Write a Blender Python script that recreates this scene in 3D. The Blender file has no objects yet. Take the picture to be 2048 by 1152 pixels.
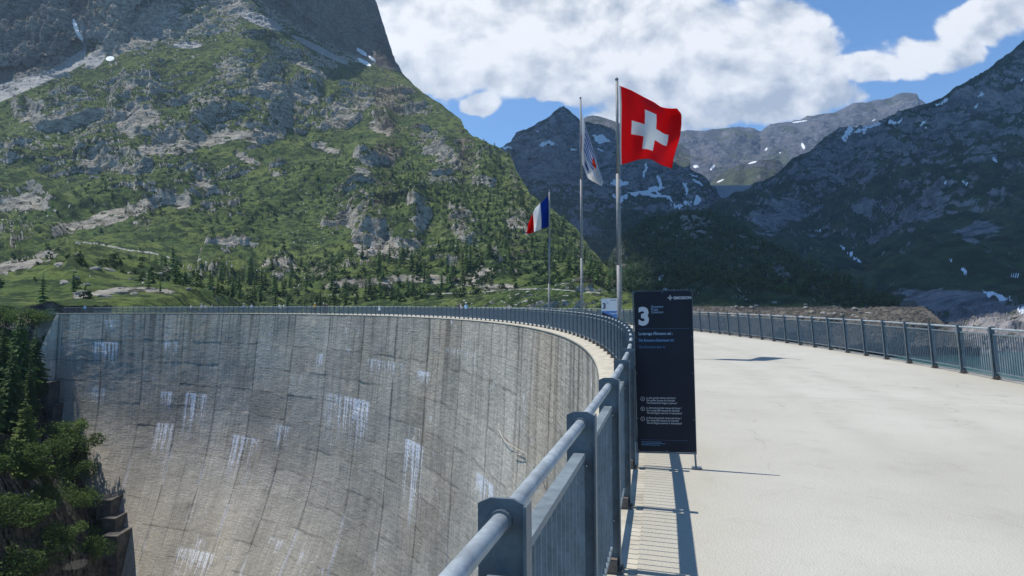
import bpy, math, random
import numpy as np
from mathutils import Vector, Matrix
PI = math.pi
rad = math.radians
random.seed(7)
sc = bpy.context.scene
COL = sc.collection

# ------------------------------------------------------------------ camera
F = 1450.0                       # focal length in photograph pixels (2048 wide)
PITCH, ROLL = rad(1.07), rad(0.40)
CAMZ = 1.75
fw = np.array([0, math.cos(PITCH), math.sin(PITCH)])
up0 = np.array([0, -math.sin(PITCH), math.cos(PITCH)])
rt0 = np.array([1.0, 0, 0])
upv = up0 * math.cos(ROLL) + rt0 * math.sin(ROLL)
rtv = rt0 * math.cos(ROLL) - up0 * math.sin(ROLL)
cam = bpy.data.cameras.new('camera')
cam.sensor_width = 36.0
cam.lens = 36.0 * F / 2048.0
cam.clip_start = 0.05
cam.clip_end = 30000
camo = bpy.data.objects.new('camera', cam)
COL.objects.link(camo)
M = Matrix(((rtv[0], upv[0], -fw[0], 0), (rtv[1], upv[1], -fw[1], 0), (rtv[2], upv[2], -fw[2], CAMZ), (0, 0, 0, 1)))
camo.matrix_world = M
sc.camera = camo

def ray(px, py):
    """(x/y, z/y) slopes of the sight line through a photograph pixel"""
    a = (np.asarray(px, float) - 1024) / F
    b = (576 - np.asarray(py, float)) / F
    dx = fw[0] + rtv[0] * a + upv[0] * b
    dy = fw[1] + rtv[1] * a + upv[1] * b
    dz = fw[2] + rtv[2] * a + upv[2] * b
    return dx / dy, dz / dy

def at(px, py, d):
    rx, rz = ray(px, py)
    return np.stack(np.broadcast_arrays(rx * d, np.asarray(d, float), CAMZ + rz * d), -1)

def proj(P):
    v = np.asarray(P, float) - np.array([0, 0, CAMZ])
    w = v @ fw
    return 1024 + F * (v @ rtv) / w, 576 - F * (v @ upv) / w

# ------------------------------------------------------------------ node helpers
def nn(t, typ, ins=None, **props):
    n = t.nodes.new(typ)
    for k, v in props.items():
        setattr(n, k, v)
    for k, v in (ins or {}).items():
        if isinstance(v, bpy.types.NodeSocket):
            t.links.new(v, n.inputs[k])
        else:
            n.inputs[k].default_value = v
    return n

def mt(t, op, a, b=0.0, c=0.0, clamp=False):
    return nn(t, 'ShaderNodeMath', {0: a, 1: b, 2: c}, operation=op, use_clamp=clamp).outputs[0]

def mixc(t, fac, a, b, blend='MIX'):
    return nn(t, 'ShaderNodeMix', {0: fac, 6: a, 7: b}, data_type='RGBA', blend_type=blend).outputs[2]

def sstep(t, x, lo, hi, a=0.0, b=1.0):
    return nn(t, 'ShaderNodeMapRange', {0: x, 1: lo, 2: hi, 3: a, 4: b}, interpolation_type='SMOOTHSTEP').outputs[0]

def noise(t, vec, scale, detail=4, rough=0.55, dist=0.0):
    return nn(t, 'ShaderNodeTexNoise', {'Vector': vec, 'Scale': scale, 'Detail': detail, 'Roughness': rough, 'Distortion': dist}).outputs[0]

def rgb(*c):
    return (c[0], c[1], c[2], 1.0)

# ------------------------------------------------------------------ sun, sky, exposure
SUN_EL, SUN_AZ = rad(66), math.atan2(0.292, -0.956)      # azimuth measured from +X
sdir = Vector((math.cos(SUN_EL) * math.cos(SUN_AZ), math.cos(SUN_EL) * math.sin(SUN_AZ), math.sin(SUN_EL)))
sl = bpy.data.lights.new('sun', 'SUN')
sl.energy = 3.9
sl.angle = rad(0.53)
sl.color = (1.0, 0.955, 0.88)
so = bpy.data.objects.new('sun', sl)
so.rotation_euler = sdir.to_track_quat('Z', 'Y').to_euler()
COL.objects.link(so)

sc.view_settings.view_transform = 'Standard'
sc.view_settings.look = 'None'
sc.view_settings.exposure = 0.55
sc.view_settings.gamma = 1.0
sc.cycles.max_bounces = 5
sc.cycles.diffuse_bounces = 2
sc.cycles.volume_bounces = 1
sc.cycles.use_denoising = True

W = bpy.data.worlds.new('World')
sc.world = W
W.use_nodes = True
t = W.node_tree
t.nodes.clear()
sky = nn(t, 'ShaderNodeTexSky', sky_type='NISHITA', sun_disc=False, sun_elevation=SUN_EL,
         sun_rotation=(PI / 2 - SUN_AZ) % (2 * PI), altitude=1900.0, air_density=1.0, dust_density=0.6, ozone_density=2.0)
tc = nn(t, 'ShaderNodeTexCoord')
sep = nn(t, 'ShaderNodeSeparateXYZ', {0: tc.outputs['Generated']})
yc = mt(t, 'MAXIMUM', sep.outputs[1], 0.08)
U = mt(t, 'DIVIDE', sep.outputs[0], yc)
V = mt(t, 'DIVIDE', sep.outputs[2], yc)
front = sstep(t, sep.outputs[1], 0.1, 0.25)
BLOBS = [(840, 30, 190, 190), (1000, 60, 260, 150), (1220, 50, 260, 170), (1450, 120, 260, 130), (1580, 95, 135, 110),
         (1350, 195, 190, 70), (1590, 175, 130, 55), (1470, 220, 230, 52), (1620, 195, 140, 46), (1300, 235, 150, 40), (1740, 140, 110, 34), (1850, 100, 130, 36),
         (1980, 45, 130, 48), (960, 212, 50, 20), (1095, 185, 65, 22), (880, 165, 130, 40), (1200, -120, 600, 140), (2150, 10, 160, 60),
         (1160, 175, 90, 45), (300, 60, 500, 150)]
blob = None
# warp the outlines so that no edge follows an ellipse
uv = nn(t, 'ShaderNodeCombineXYZ', {0: U, 1: V, 2: 0.0}).outputs[0]
wn = nn(t, 'ShaderNodeTexNoise', {'Vector': uv, 'Scale': 7.0, 'Detail': 4.0, 'Roughness': 0.6}).outputs['Color']
ws = nn(t, 'ShaderNodeSeparateXYZ', {0: wn})
Uw = mt(t, 'MULTIPLY_ADD', mt(t, 'SUBTRACT', ws.outputs[0], 0.5), 0.10, U)
Vw = mt(t, 'MULTIPLY_ADD', mt(t, 'SUBTRACT', ws.outputs[1], 0.5), 0.07, V)
for (bx, by, brx, bry) in BLOBS:
    u0, v0 = ray(bx, by)
    a = mt(t, 'MULTIPLY', mt(t, 'SUBTRACT', Uw, float(u0)), F / brx)
    b = mt(t, 'MULTIPLY', mt(t, 'SUBTRACT', Vw, float(v0)), F / bry)
    r2 = mt(t, 'MULTIPLY_ADD', a, a, mt(t, 'MULTIPLY', b, b))
    v = mt(t, 'SUBTRACT', 1.0, r2)
    blob = v if blob is None else mt(t, 'SMOOTH_MAX', blob, v, 0.25)
def cdens(off):
    vv = nn(t, 'ShaderNodeCombineXYZ', {0: mt(t, 'ADD', U, off[0]), 1: mt(t, 'MULTIPLY', mt(t, 'ADD', V, off[1]), 1.25), 2: 0.31}).outputs[0]
    n1 = noise(t, vv, 5.6, 12, 0.64, 0.2)
    vo = nn(t, 'ShaderNodeTexVoronoi', {'Vector': vv, 'Scale': 13.0, 'Detail': 2.0, 'Roughness': 0.55}).outputs[0]
    return mt(t, 'MULTIPLY_ADD', vo, -0.32, mt(t, 'MULTIPLY', n1, 1.9))
d0 = cdens((0, 0))
d1 = cdens((-0.022, 0.030))
blobc = mt(t, 'MAXIMUM', blob, -1.2)
dens = mt(t, 'ADD', mt(t, 'MULTIPLY', blobc, 0.80), mt(t, 'SUBTRACT', d0, 0.71))
cov = mt(t, 'MULTIPLY', sstep(t, dens, -0.06, 0.30), front)
lit = mt(t, 'MULTIPLY_ADD', mt(t, 'SUBTRACT', d0, d1), 2.2, 0.66)
thick = sstep(t, dens, 0.1, 0.9)
lit = mt(t, 'MULTIPLY_ADD', thick, 0.05, lit)
litv = sstep(t, V, 0.18, 0.38, -0.22, 0.10)
lit = mt(t, 'ADD', lit, litv, clamp=True)
ccol = mixc(t, lit, rgb(2.6, 2.9, 3.3), rgb(5.9, 5.9, 5.85))
skyc = nn(t, 'ShaderNodeMix', {0: 1.0, 6: sky.outputs[0], 7: rgb(0.45, 0.71, 0.90)}, data_type='RGBA', blend_type='MULTIPLY').outputs[2]
col = mixc(t, mt(t, 'MULTIPLY', cov, 0.97), skyc, ccol)
bg = nn(t, 'ShaderNodeBackground', {0: col, 1: 0.14})
out = nn(t, 'ShaderNodeOutputWorld', {0: bg.outputs[0]})
W.cycles.sampling_method = 'MANUAL'
W.cycles.sample_map_resolution = 512

# ------------------------------------------------------------------ numpy noise
_rng = np.random.RandomState(11)
_perm = np.concatenate([_rng.permutation(256)] * 2).astype(np.int32)
_g = _rng.normal(size=(256, 3)); _g /= np.linalg.norm(_g, axis=1, keepdims=True)
_g = _g.astype(np.float32)
def perlin(P):
    P = np.asarray(P, np.float32)
    i = np.floor(P).astype(np.int32)
    f = P - i
    i &= 255
    w = f * f * f * (f * (f * 6 - 15) + 10)
    res = 0
    for dx in (0, 1):
        wx = w[..., 0] if dx else 1 - w[..., 0]
        for dy in (0, 1):
            wy = w[..., 1] if dy else 1 - w[..., 1]
            for dz in (0, 1):
                wz = w[..., 2] if dz else 1 - w[..., 2]
                h = _perm[_perm[_perm[(i[..., 0] + dx) & 255] + ((i[..., 1] + dy) & 255)] + ((i[..., 2] + dz) & 255)]
                g = _g[h]
                dot = g[..., 0] * (f[..., 0] - dx) + g[..., 1] * (f[..., 1] - dy) + g[..., 2] * (f[..., 2] - dz)
                res = res + wx * wy * wz * dot
    return res * 1.5
def fbm(P, scale, octv=4, gain=0.5, seed=0.0):
    P = np.asarray(P, np.float32) / scale + np.float32(seed * 17.31 + 3.7)
    s, a = 0, 1.0
    for _ in range(octv):
        s = s + a * perlin(P)
        P = P * 2.03 + 11.3
        a *= gain
    return s
def ridged(P, scale, octv=4, gain=0.5, seed=0.0):
    P = np.asarray(P, np.float32) / scale + np.float32(seed * 17.31 + 3.7)
    s, a, n = 0, 1.0, 0
    for _ in range(octv):
        s = s + a * (1 - 2 * np.abs(perlin(P)))
        n += a
        P = P * 2.03 + 11.3
        a *= gain
    return s / n
def S(x):
    x = np.clip(x, 0, 1)
    return x * x * (3 - 2 * x)

# ------------------------------------------------------------------ mesh helpers
def tag(o, label=None, cat=None, group=None, kind=None):
    if label: o['label'] = label
    if cat: o['category'] = cat
    if group: o['group'] = group
    if kind: o['kind'] = kind
    return o
def link(name, me, parent=None, mats=()):
    o = bpy.data.objects.new(name, me)
    COL.objects.link(o)
    if parent is not None: o.parent = parent
    if me is not None and not me.materials:
        for m in (mats if isinstance(mats, (list, tuple)) else [mats]):
            me.materials.append(m)
    return o
def empty(name, loc=(0, 0, 0), rz=0.0):
    o = bpy.data.objects.new(name, None)
    COL.objects.link(o)
    o.location = loc
    o.rotation_euler = (0, 0, rz)
    o.empty_display_size = 0.3
    return o
def mesh_arrays(name, V, Q, smooth=True, mi=None, nv=4):
    me = bpy.data.meshes.new(name)
    V = np.asarray(V, np.float32); Q = np.asarray(Q, np.int32)
    me.vertices.add(len(V)); me.vertices.foreach_set('co', V.ravel())
    me.loops.add(Q.size); me.loops.foreach_set('vertex_index', Q.ravel())
    me.polygons.add(len(Q)); me.polygons.foreach_set('loop_start', np.arange(0, Q.size, nv, dtype=np.int32))
    if smooth: me.polygons.foreach_set('use_smooth', np.ones(len(Q), bool))
    if mi is not None: me.polygons.foreach_set('material_index', np.asarray(mi, np.int32))
    me.update(calc_edges=True)
    return me
def grid_mesh(name, P, attrs=None, uv=None, flip=False, smooth=True, keep=None):
    nr, nc = P.shape[:2]
    i = np.arange(nr * nc).reshape(nr, nc)
    Q = np.stack([i[:-1, :-1], i[:-1, 1:], i[1:, 1:], i[1:, :-1]], -1).reshape(-1, 4)
    if keep is not None: Q = Q[keep.ravel()[Q].all(1)]
    if flip: Q = Q[:, ::-1]
    me = mesh_arrays(name, P.reshape(-1, 3), Q, smooth)
    for k, a in (attrs or {}).items():
        a = np.asarray(a, np.float32)
        if a.ndim == 3:
            at_ = me.attributes.new(k, 'FLOAT_COLOR', 'POINT')
            c = np.concatenate([a, np.ones(a.shape[:2] + (1,), np.float32)], -1)
            at_.data.foreach_set('color', c.ravel())
        else:
            me.attributes.new(k, 'FLOAT', 'POINT').data.foreach_set('value', a.ravel())
    if uv is not None:
        l = me.uv_layers.new(name='UVMap')
        l.data.foreach_set('uv', np.asarray(uv, np.float32).reshape(-1, 2)[Q.ravel()].ravel())
    return me
def grid_normals(P):
    du = np.gradient(P, axis=1); dv = np.gradient(P, axis=0)
    n = np.cross(du, dv)
    n /= np.linalg.norm(n, axis=-1, keepdims=True) + 1e-9
    n *= np.sign(n[..., 2:3] + 1e-9)
    return n

class MB:
    """collects simple solids into ONE mesh"""
    def __init__(s): s.v, s.f, s.m = [], [], []
    def add(s, vs, fs, mi=0):
        o = len(s.v); s.v += [tuple(v) for v in vs]; s.f += [tuple(i + o for i in f) for f in fs]; s.m += [mi] * len(fs); return s
    def box(s, x0, x1, y0, y1, z0, z1, mi=0):
        return s.add([(x0, y0, z0), (x1, y0, z0), (x1, y1, z0), (x0, y1, z0), (x0, y0, z1), (x1, y0, z1), (x1, y1, z1), (x0, y1, z1)],
                     [(0, 3, 2, 1), (4, 5, 6, 7), (0, 1, 5, 4), (1, 2, 6, 5), (2, 3, 7, 6), (3, 0, 4, 7)], mi)
    def prism(s, poly, axis, a, b, mi=0):
        """poly in the two other axes, extruded from a to b"""
        n = len(poly)
        def mk(p, h):
            return (h, p[0], p[1]) if axis == 0 else (p[0], h, p[1]) if axis == 1 else (p[0], p[1], h)
        vs = [mk(p, a) for p in poly] + [mk(p, b) for p in poly]
        fs = [tuple(range(n - 1, -1, -1)), tuple(range(n, 2 * n))] + [(i, (i + 1) % n, n + (i + 1) % n, n + i) for i in range(n)]
        return s.add(vs, fs, mi)
    def tube(s, pts, r, n=12, mi=0, cap=True):
        pts = [Vector(p) for p in pts]
        rs = r if isinstance(r, (list, tuple)) else [r] * len(pts)
        vs, fs = [], []
        for i, p in enumerate(pts):
            d = (pts[min(i + 1, len(pts) - 1)] - pts[max(i - 1, 0)]).normalized()
            a = Vector((0, 0, 1)) if abs(d.z) < 0.9 else Vector((1, 0, 0))
            x = d.cross(a).normalized(); y = d.cross(x)
            for k in range(n):
                c = 2 * PI * k / n
                vs.append(p + (x * math.cos(c) + y * math.sin(c)) * rs[i])
        for i in range(len(pts) - 1):
            for k in range(n):
                fs.append((i * n + k, i * n + (k + 1) % n, (i + 1) * n + (k + 1) % n, (i + 1) * n + k))
        if cap:
            fs.append(tuple(range(n - 1, -1, -1))); b = (len(pts) - 1) * n; fs.append(tuple(range(b, b + n)))
        return s.add(vs, fs, mi)
    def mesh(s, name, smooth=False):
        me = bpy.data.meshes.new(name)
        me.from_pydata(s.v, [], s.f)
        me.polygons.foreach_set('material_index', s.m)
        if smooth: me.polygons.foreach_set('use_smooth', [len(f) == 4 for f in s.f])
        me.update()
        return me

# ------------------------------------------------------------------ materials
def new_mat(name):
    m = bpy.data.materials.new(name); m.use_nodes = True
    t = m.node_tree; t.nodes.clear()
    p = nn(t, 'ShaderNodeBsdfPrincipled'); o = nn(t, 'ShaderNodeOutputMaterial', {0: p.outputs[0]})
    return m, t, p
def setp(t, p, **k):
    names = {'col': 'Base Color', 'rough': 'Roughness', 'metal': 'Metallic', 'spec': 'Specular IOR Level', 'normal': 'Normal'}
    for a, v in k.items():
        s = p.inputs[names.get(a, a)]
        if isinstance(v, bpy.types.NodeSocket): t.links.new(v, s)
        else: s.default_value = v
def bump(t, h, strength, dist):
    return nn(t, 'ShaderNodeBump', {'Height': h, 'Strength': strength, 'Distance': dist}).outputs[0]
def objco(t): return nn(t, 'ShaderNodeTexCoord').outputs['Object']
def geopos(t): return nn(t, 'ShaderNodeNewGeometry').outputs['Position']
def attr(t, n, o='Fac'): return nn(t, 'ShaderNodeAttribute', attribute_name=n).outputs[o]

def simple(name, c, rough=0.6, metal=0.0, var=0.15, scale=20.0, spec=0.4, bmp=0.0):
    m, t, p = new_mat(name)
    n = noise(t, objco(t), scale, 5)
    f = sstep(t, n, 0.25, 0.75, 1 - var, 1 + var)
    cc = nn(t, 'ShaderNodeMix', {0: 1.0, 6: rgb(*c), 7: f}, data_type='RGBA', blend_type='MULTIPLY').outputs[2]
    setp(t, p, col=cc, rough=rough, metal=metal, spec=spec)
    if bmp: setp(t, p, normal=bump(t, noise(t, objco(t), scale * 4, 4), bmp, 0.01))
    return m

def steel_mat(name, c, rough=0.45):
    """weathered galvanised steel: spangle, cloudy zinc, faint dirt"""
    m, t, p = new_mat(name)
    co = geopos(t)
    n1 = noise(t, co, 7.0, 6, 0.65)
    vo = nn(t, 'ShaderNodeTexVoronoi', {'Vector': co, 'Scale': 60.0}).outputs['Color']
    sp = nn(t, 'ShaderNodeSeparateColor', {0: vo}).outputs[0]
    f = mt(t, 'MULTIPLY', sstep(t, n1, 0.25, 0.75, 0.72, 1.22), mt(t, 'MULTIPLY_ADD', sp, 0.16, 0.92))
    cc = nn(t, 'ShaderNodeMix', {0: 1.0, 6: rgb(*c), 7: f}, data_type='RGBA', blend_type='MULTIPLY').outputs[2]
    mp = nn(t, 'ShaderNodeMapping', {'Vector': co, 'Scale': (1.0, 1.0, 0.12)}).outputs[0]
    dr = noise(t, mp, 55.0, 4, 0.7)
    cc = mixc(t, sstep(t, dr, 0.60, 0.78, 0, 0.5), cc, rgb(c[0] * 2.0 + .03, c[1] * 1.9 + .03, c[2] * 1.8 + .03))
    cc = mixc(t, mt(t, 'MULTIPLY', sstep(t, dr, 0.36, 0.24, 0, 0.6), sstep(t, n1, .5, .6)), cc, rgb(.09, .065, .045))
    setp(t, p, col=cc, metal=0.15, rough=sstep(t, n1, 0.3, 0.7, rough - 0.08, rough + 0.14), spec=0.5)
    return m
STEEL = steel_mat('galvanised_steel', (0.10, 0.133, 0.158))
STEELD = steel_mat('dull_zinc', (0.16, 0.20, 0.225), 0.55)
TUBE = steel_mat('zinc_tube', (0.30, 0.34, 0.365), 0.5)
POLE = steel_mat('brushed_pole', (0.23, 0.23, 0.225), 0.6)
RUST = simple('rusty_foot', (0.13, 0.105, 0.085), 0.8, 0, 0.3, 30)

def concrete_road():
    m, t, p = new_mat('pale_concrete')
    co = geopos(t)
    big = noise(t, co, 0.22, 5, 0.6)
    mid = noise(t, co, 1.6, 6, 0.65)
    fine = noise(t, co, 38.0, 4, 0.7)
    vo = nn(t, 'ShaderNodeTexVoronoi', {'Vector': co, 'Scale': 70.0, 'Randomness': 1.0}).outputs[0]
    c = mixc(t, sstep(t, big, 0.3, 0.7), rgb(0.405, 0.388, 0.33), rgb(0.475, 0.46, 0.405))
    c = mixc(t, sstep(t, mid, 0.52, 0.80, 0, 0.6), c, rgb(0.33, 0.31, 0.255))
    c = mixc(t, sstep(t, fine, 0.60, 0.78, 0, 0.6), c, rgb(0.26, 0.245, 0.215))
    c = mixc(t, sstep(t, fine, 0.40, 0.20, 0, 0.6), c, rgb(0.56, 0.545, 0.50))
    # hairline cracks and worn spots
    wv = nn(t, 'ShaderNodeTexNoise', {'Vector': co, 'Scale': 0.9, 'Detail': 6.0}).outputs['Color']
    cv = nn(t, 'ShaderNodeVectorMath', {0: co, 1: wv}, operation='ADD').outputs[0]
    cr = nn(t, 'ShaderNodeTexVoronoi', {'Vector': cv, 'Scale': 0.23}, feature='DISTANCE_TO_EDGE').outputs[0]
    crk = mt(t, 'MULTIPLY', sstep(t, cr, 0.006, 0.001), sstep(t, mid, 0.42, 0.62))
    c = mixc(t, mt(t, 'MULTIPLY', crk, 0.35), c, rgb(0.22, 0.20, 0.17))
    spots = noise(t, co, 3.1, 3, 0.5)
    c = mixc(t, sstep(t, spots, 0.73, 0.78, 0, 0.45), c, rgb(0.24, 0.22, 0.19))
    uv = nn(t, 'ShaderNodeUVMap').outputs[0]
    us = nn(t, 'ShaderNodeSeparateXYZ', {0: uv})
    # casting joints across the crest, wavering a little
    jw = mt(t, 'MULTIPLY_ADD', mt(t, 'SUBTRACT', mid, 0.5), 0.10, us.outputs[0])
    jd = mt(t, 'ABSOLUTE', mt(t, 'SUBTRACT', mt(t, 'FRACT', mt(t, 'DIVIDE', jw, 11.1)), 0.5))
    jl = sstep(t, jd, 0.0030, 0.0008, 0, 0.5)
    c = mixc(t, mt(t, 'MULTIPLY', jl, sstep(t, big, 0.35, 0.6, 0.3, 1.0)), c, rgb(0.25, 0.23, 0.19))
    # dust and dirt along the two edges, two faint wheel tracks
    e = us.outputs[1]
    ew = mt(t, 'MULTIPLY_ADD', big, 1.1, e)
    for c0 in (3.6, 5.3):
        tr_ = sstep(t, mt(t, 'ABSOLUTE', mt(t, 'SUBTRACT', ew, c0)), 0.55, 0.05, 0, 1)
        c = mixc(t, mt(t, 'MULTIPLY', tr_, sstep(t, mid, 0.3, 0.7, 0.08, 0.34)), c, rgb(0.33, 0.315, 0.27))
    pat = noise(t, nn(t, 'ShaderNodeCombineXYZ', {0: mt(t, 'MULTIPLY', us.outputs[0], 0.35), 1: mt(t, 'MULTIPLY', e, 0.9), 2: 2.0}).outputs[0], 1.0, 5, 0.6)
    c = mixc(t, sstep(t, pat, 0.55, 0.72, 0, 0.38), c, rgb(0.345, 0.325, 0.265))
    ed = mt(t, 'MAXIMUM', sstep(t, mt(t, 'MULTIPLY_ADD', mid, 1.2, e), 1.9, 0.3), sstep(t, mt(t, 'MULTIPLY_ADD', mid, -2.2, e), 6.3, 8.2))
    c = mixc(t, mt(t, 'MULTIPLY', ed, 0.5), c, rgb(0.37, 0.33, 0.24))
    h = mt(t, 'MULTIPLY_ADD', vo, 0.6, mt(t, 'MULTIPLY', fine, 0.8))
    setp(t, p, col=c, rough=0.9, spec=0.2, normal=bump(t, h, 0.6, 0.012))
    return m
ROAD = concrete_road()
LEDGE = simple('ledge_concrete', (0.42, 0.385, 0.31), 0.9, 0, 0.22, 3.0, 0.2, 0.3)

def face_mat():
    m, t, p = new_mat('dam_concrete')
    uv = nn(t, 'ShaderNodeUVMap').outputs[0]
    us = nn(t, 'ShaderNodeSeparateXYZ', {0: uv})
    u, d = us.outputs[0], us.outputs[1]
    base = attr(t, 'col', 'Color')
    sv = nn(t, 'ShaderNodeCombineXYZ', {0: mt(t, 'MULTIPLY', u, 3.2), 1: mt(t, 'MULTIPLY', d, 0.16), 2: 0.0}).outputs[0]
    stre = noise(t, sv, 1.0, 6, 0.65)
    hv = nn(t, 'ShaderNodeCombineXYZ', {0: mt(t, 'MULTIPLY', u, 0.55), 1: mt(t, 'MULTIPLY', d, 5.5), 2: 0.0}).outputs[0]
    hor = noise(t, hv, 1.0, 4, 0.65)
    fine = noise(t, uv, 3.5, 6, 0.7)
    f = mt(t, 'MULTIPLY', sstep(t, stre, 0.25, 0.75, 0.80, 1.20), sstep(t, hor, 0.28, 0.72, 0.86, 1.14))
    f = mt(t, 'MULTIPLY', f, sstep(t, fine, 0.25, 0.75, 0.80, 1.20))
    c = nn(t, 'ShaderNodeMix', {0: 1.0, 6: base, 7: f}, data_type='RGBA', blend_type='MULTIPLY').outputs[2]
    # formwork boards and paler raised lumps of laitance
    bl = mt(t, 'ABSOLUTE', mt(t, 'SUBTRACT', mt(t, 'FRACT', mt(t, 'DIVIDE', mt(t, 'MULTIPLY_ADD', fine, 0.16, d), 0.5)), 0.5))
    bh = sstep(t, bl, 0.0, 0.10)
    lump = noise(t, nn(t, 'ShaderNodeCombineXYZ', {0: mt(t, 'MULTIPLY', u, 1.0), 1: mt(t, 'MULTIPLY', d, 2.2), 2: 4.0}).outputs[0], 1.3, 5, 0.7)
    h = mt(t, 'MULTIPLY_ADD', bh, 0.16, mt(t, 'MULTIPLY_ADD', lump, 1.6, mt(t, 'MULTIPLY', hor, 0.9)))
    c = mixc(t, mt(t, 'MULTIPLY', sstep(t, bl, 0.06, 0.0), sstep(t, lump, 0.42, 0.62, 0.0, 0.5)), c, rgb(0.10, 0.098, 0.09))
    c = mixc(t, sstep(t, lump, 0.66, 0.76, 0.0, 0.55), c, rgb(0.50, 0.49, 0.46))
    setp(t, p, col=c, rough=0.92, spec=0.15, normal=bump(t, h, 0.27, 0.20))
    return m
FACE = face_mat()
BLOCK = simple('dark_block_concrete', (0.10, 0.095, 0.09), 0.95, 0, 0.4, 0.8, 0.1, 0.4)

def terrain_mat(name, g1, g2, g3, r1, r2, scree, bs=1.0, bst=0.8):
    """alpine ground: turf, dwarf shrubs, bare rock, scree and old snow"""
    m, t, p = new_mat(name)
    co = geopos(t)
    rock, snow, scr = attr(t, 'rock'), attr(t, 'snow'), attr(t, 'scree')
    n1 = noise(t, co, 0.022 * bs, 6, 0.6)
    n2 = noise(t, co, 0.11 * bs, 6, 0.65)
    n3 = noise(t, co, 0.42 * bs, 5, 0.7)
    g = mixc(t, sstep(t, n1, 0.38, 0.62), rgb(*g1), rgb(*g2))
    g = mixc(t, mt(t, 'MULTIPLY', sstep(t, n2, 0.45, 0.56), 0.9), g, rgb(*g3))
    g = nn(t, 'ShaderNodeMix', {0: 1.0, 6: g, 7: sstep(t, n3, 0.25, 0.75, 0.62, 1.4)}, data_type='RGBA', blend_type='MULTIPLY').outputs[2]
    # rock beds dip along one direction
    mp = nn(t, 'ShaderNodeMapping', {'Vector': co, 'Rotation': (0, rad(38), 0), 'Scale': (0.5, 0.7, 1.25)}).outputs[0]
    b1 = noise(t, mp, 0.16 * bs, 7, 0.72, 0.6)
    r = mixc(t, sstep(t, b1, 0.36, 0.62), rgb(*r1), rgb(*r2))
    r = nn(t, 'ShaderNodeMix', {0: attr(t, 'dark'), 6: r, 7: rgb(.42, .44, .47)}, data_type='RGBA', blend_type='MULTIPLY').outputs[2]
    r = nn(t, 'ShaderNodeMix', {0: 1.0, 6: r, 7: sstep(t, n3, 0.2, 0.8, 0.65, 1.35)}, data_type='RGBA', blend_type='MULTIPLY').outputs[2]
    lich = sstep(t, n2, 0.52, 0.70, 0, 0.65)
    r = mixc(t, mt(t, 'MULTIPLY', lich, 0.6), r, rgb(*g3))
    rf = mt(t, 'ADD', rock, mt(t, 'MULTIPLY', mt(t, 'SUBTRACT', mt(t, 'MULTIPLY_ADD', b1, 0.5, mt(t, 'MULTIPLY', n3, 0.5)), 0.5), 1.5))
    rf = sstep(t, rf, 0.42, 0.60)
    c = mixc(t, rf, g, r)
    sf = sstep(t, mt(t, 'ADD', scr, mt(t, 'MULTIPLY', mt(t, 'SUBTRACT', n3, 0.5), 1.0)), 0.4, 0.6)
    sc_ = nn(t, 'ShaderNodeMix', {0: 1.0, 6: rgb(*scree), 7: sstep(t, noise(t, co, 0.9 * bs, 3, 0.7), 0.3, 0.7, 0.7, 1.3)}, data_type='RGBA', blend_type='MULTIPLY').outputs[2]
    c = mixc(t, sf, c, sc_)
    wf = sstep(t, mt(t, 'ADD', snow, mt(t, 'MULTIPLY', mt(t, 'SUBTRACT', n2, 0.5), 0.5)), 0.45, 0.55)
    c = mixc(t, wf, c, rgb(0.80, 0.82, 0.85))
    h = mt(t, 'MULTIPLY_ADD', b1, mt(t, 'MULTIPLY_ADD', rf, 2.5, 0.4), mt(t, 'MULTIPLY', n3, mt(t, 'MULTIPLY_ADD', rf, 0.7, 0.9)))
    h = mt(t, 'MULTIPLY', h, mt(t, 'SUBTRACT', 1.0, mt(t, 'MULTIPLY', wf, 0.9)))
    setp(t, p, col=c, rough=0.95, spec=0.1, normal=bump(t, h, bst, 2.2 / bs))
    return m
HILL = terrain_mat('sunny_alp', (0.108, 0.138, 0.038), (0.062, 0.096, 0.027), (0.020, 0.036, 0.014), (0.165, 0.155, 0.130), (0.46, 0.425, 0.355), (0.36, 0.35, 0.33))
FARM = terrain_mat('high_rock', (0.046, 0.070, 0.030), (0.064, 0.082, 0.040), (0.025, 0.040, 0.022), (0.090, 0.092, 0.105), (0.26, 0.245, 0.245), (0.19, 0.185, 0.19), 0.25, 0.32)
BACK = terrain_mat('hazed_rock', (0.075, 0.095, 0.06), (0.09, 0.10, 0.07), (0.055, 0.065, 0.05), (0.075, 0.085, 0.105), (0.150, 0.152, 0.168), (0.165, 0.16, 0.165), 0.2, 0.6)  # blue of distant haze mixed into the rock colours
WOODY = terrain_mat('wooded_knoll', (0.048, 0.074, 0.031), (0.036, 0.060, 0.026), (0.020, 0.036, 0.017), (0.09, 0.09, 0.088), (0.33, 0.31, 0.28), (0.13, 0.118, 0.10))
BANKM = terrain_mat('gorge_rock', (0.055, 0.085, 0.024), (0.045, 0.070, 0.02), (0.025, 0.045, 0.016), (0.035, 0.034, 0.032), (0.16, 0.145, 0.12), (0.40, 0.36, 0.29), 4.0)

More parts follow.
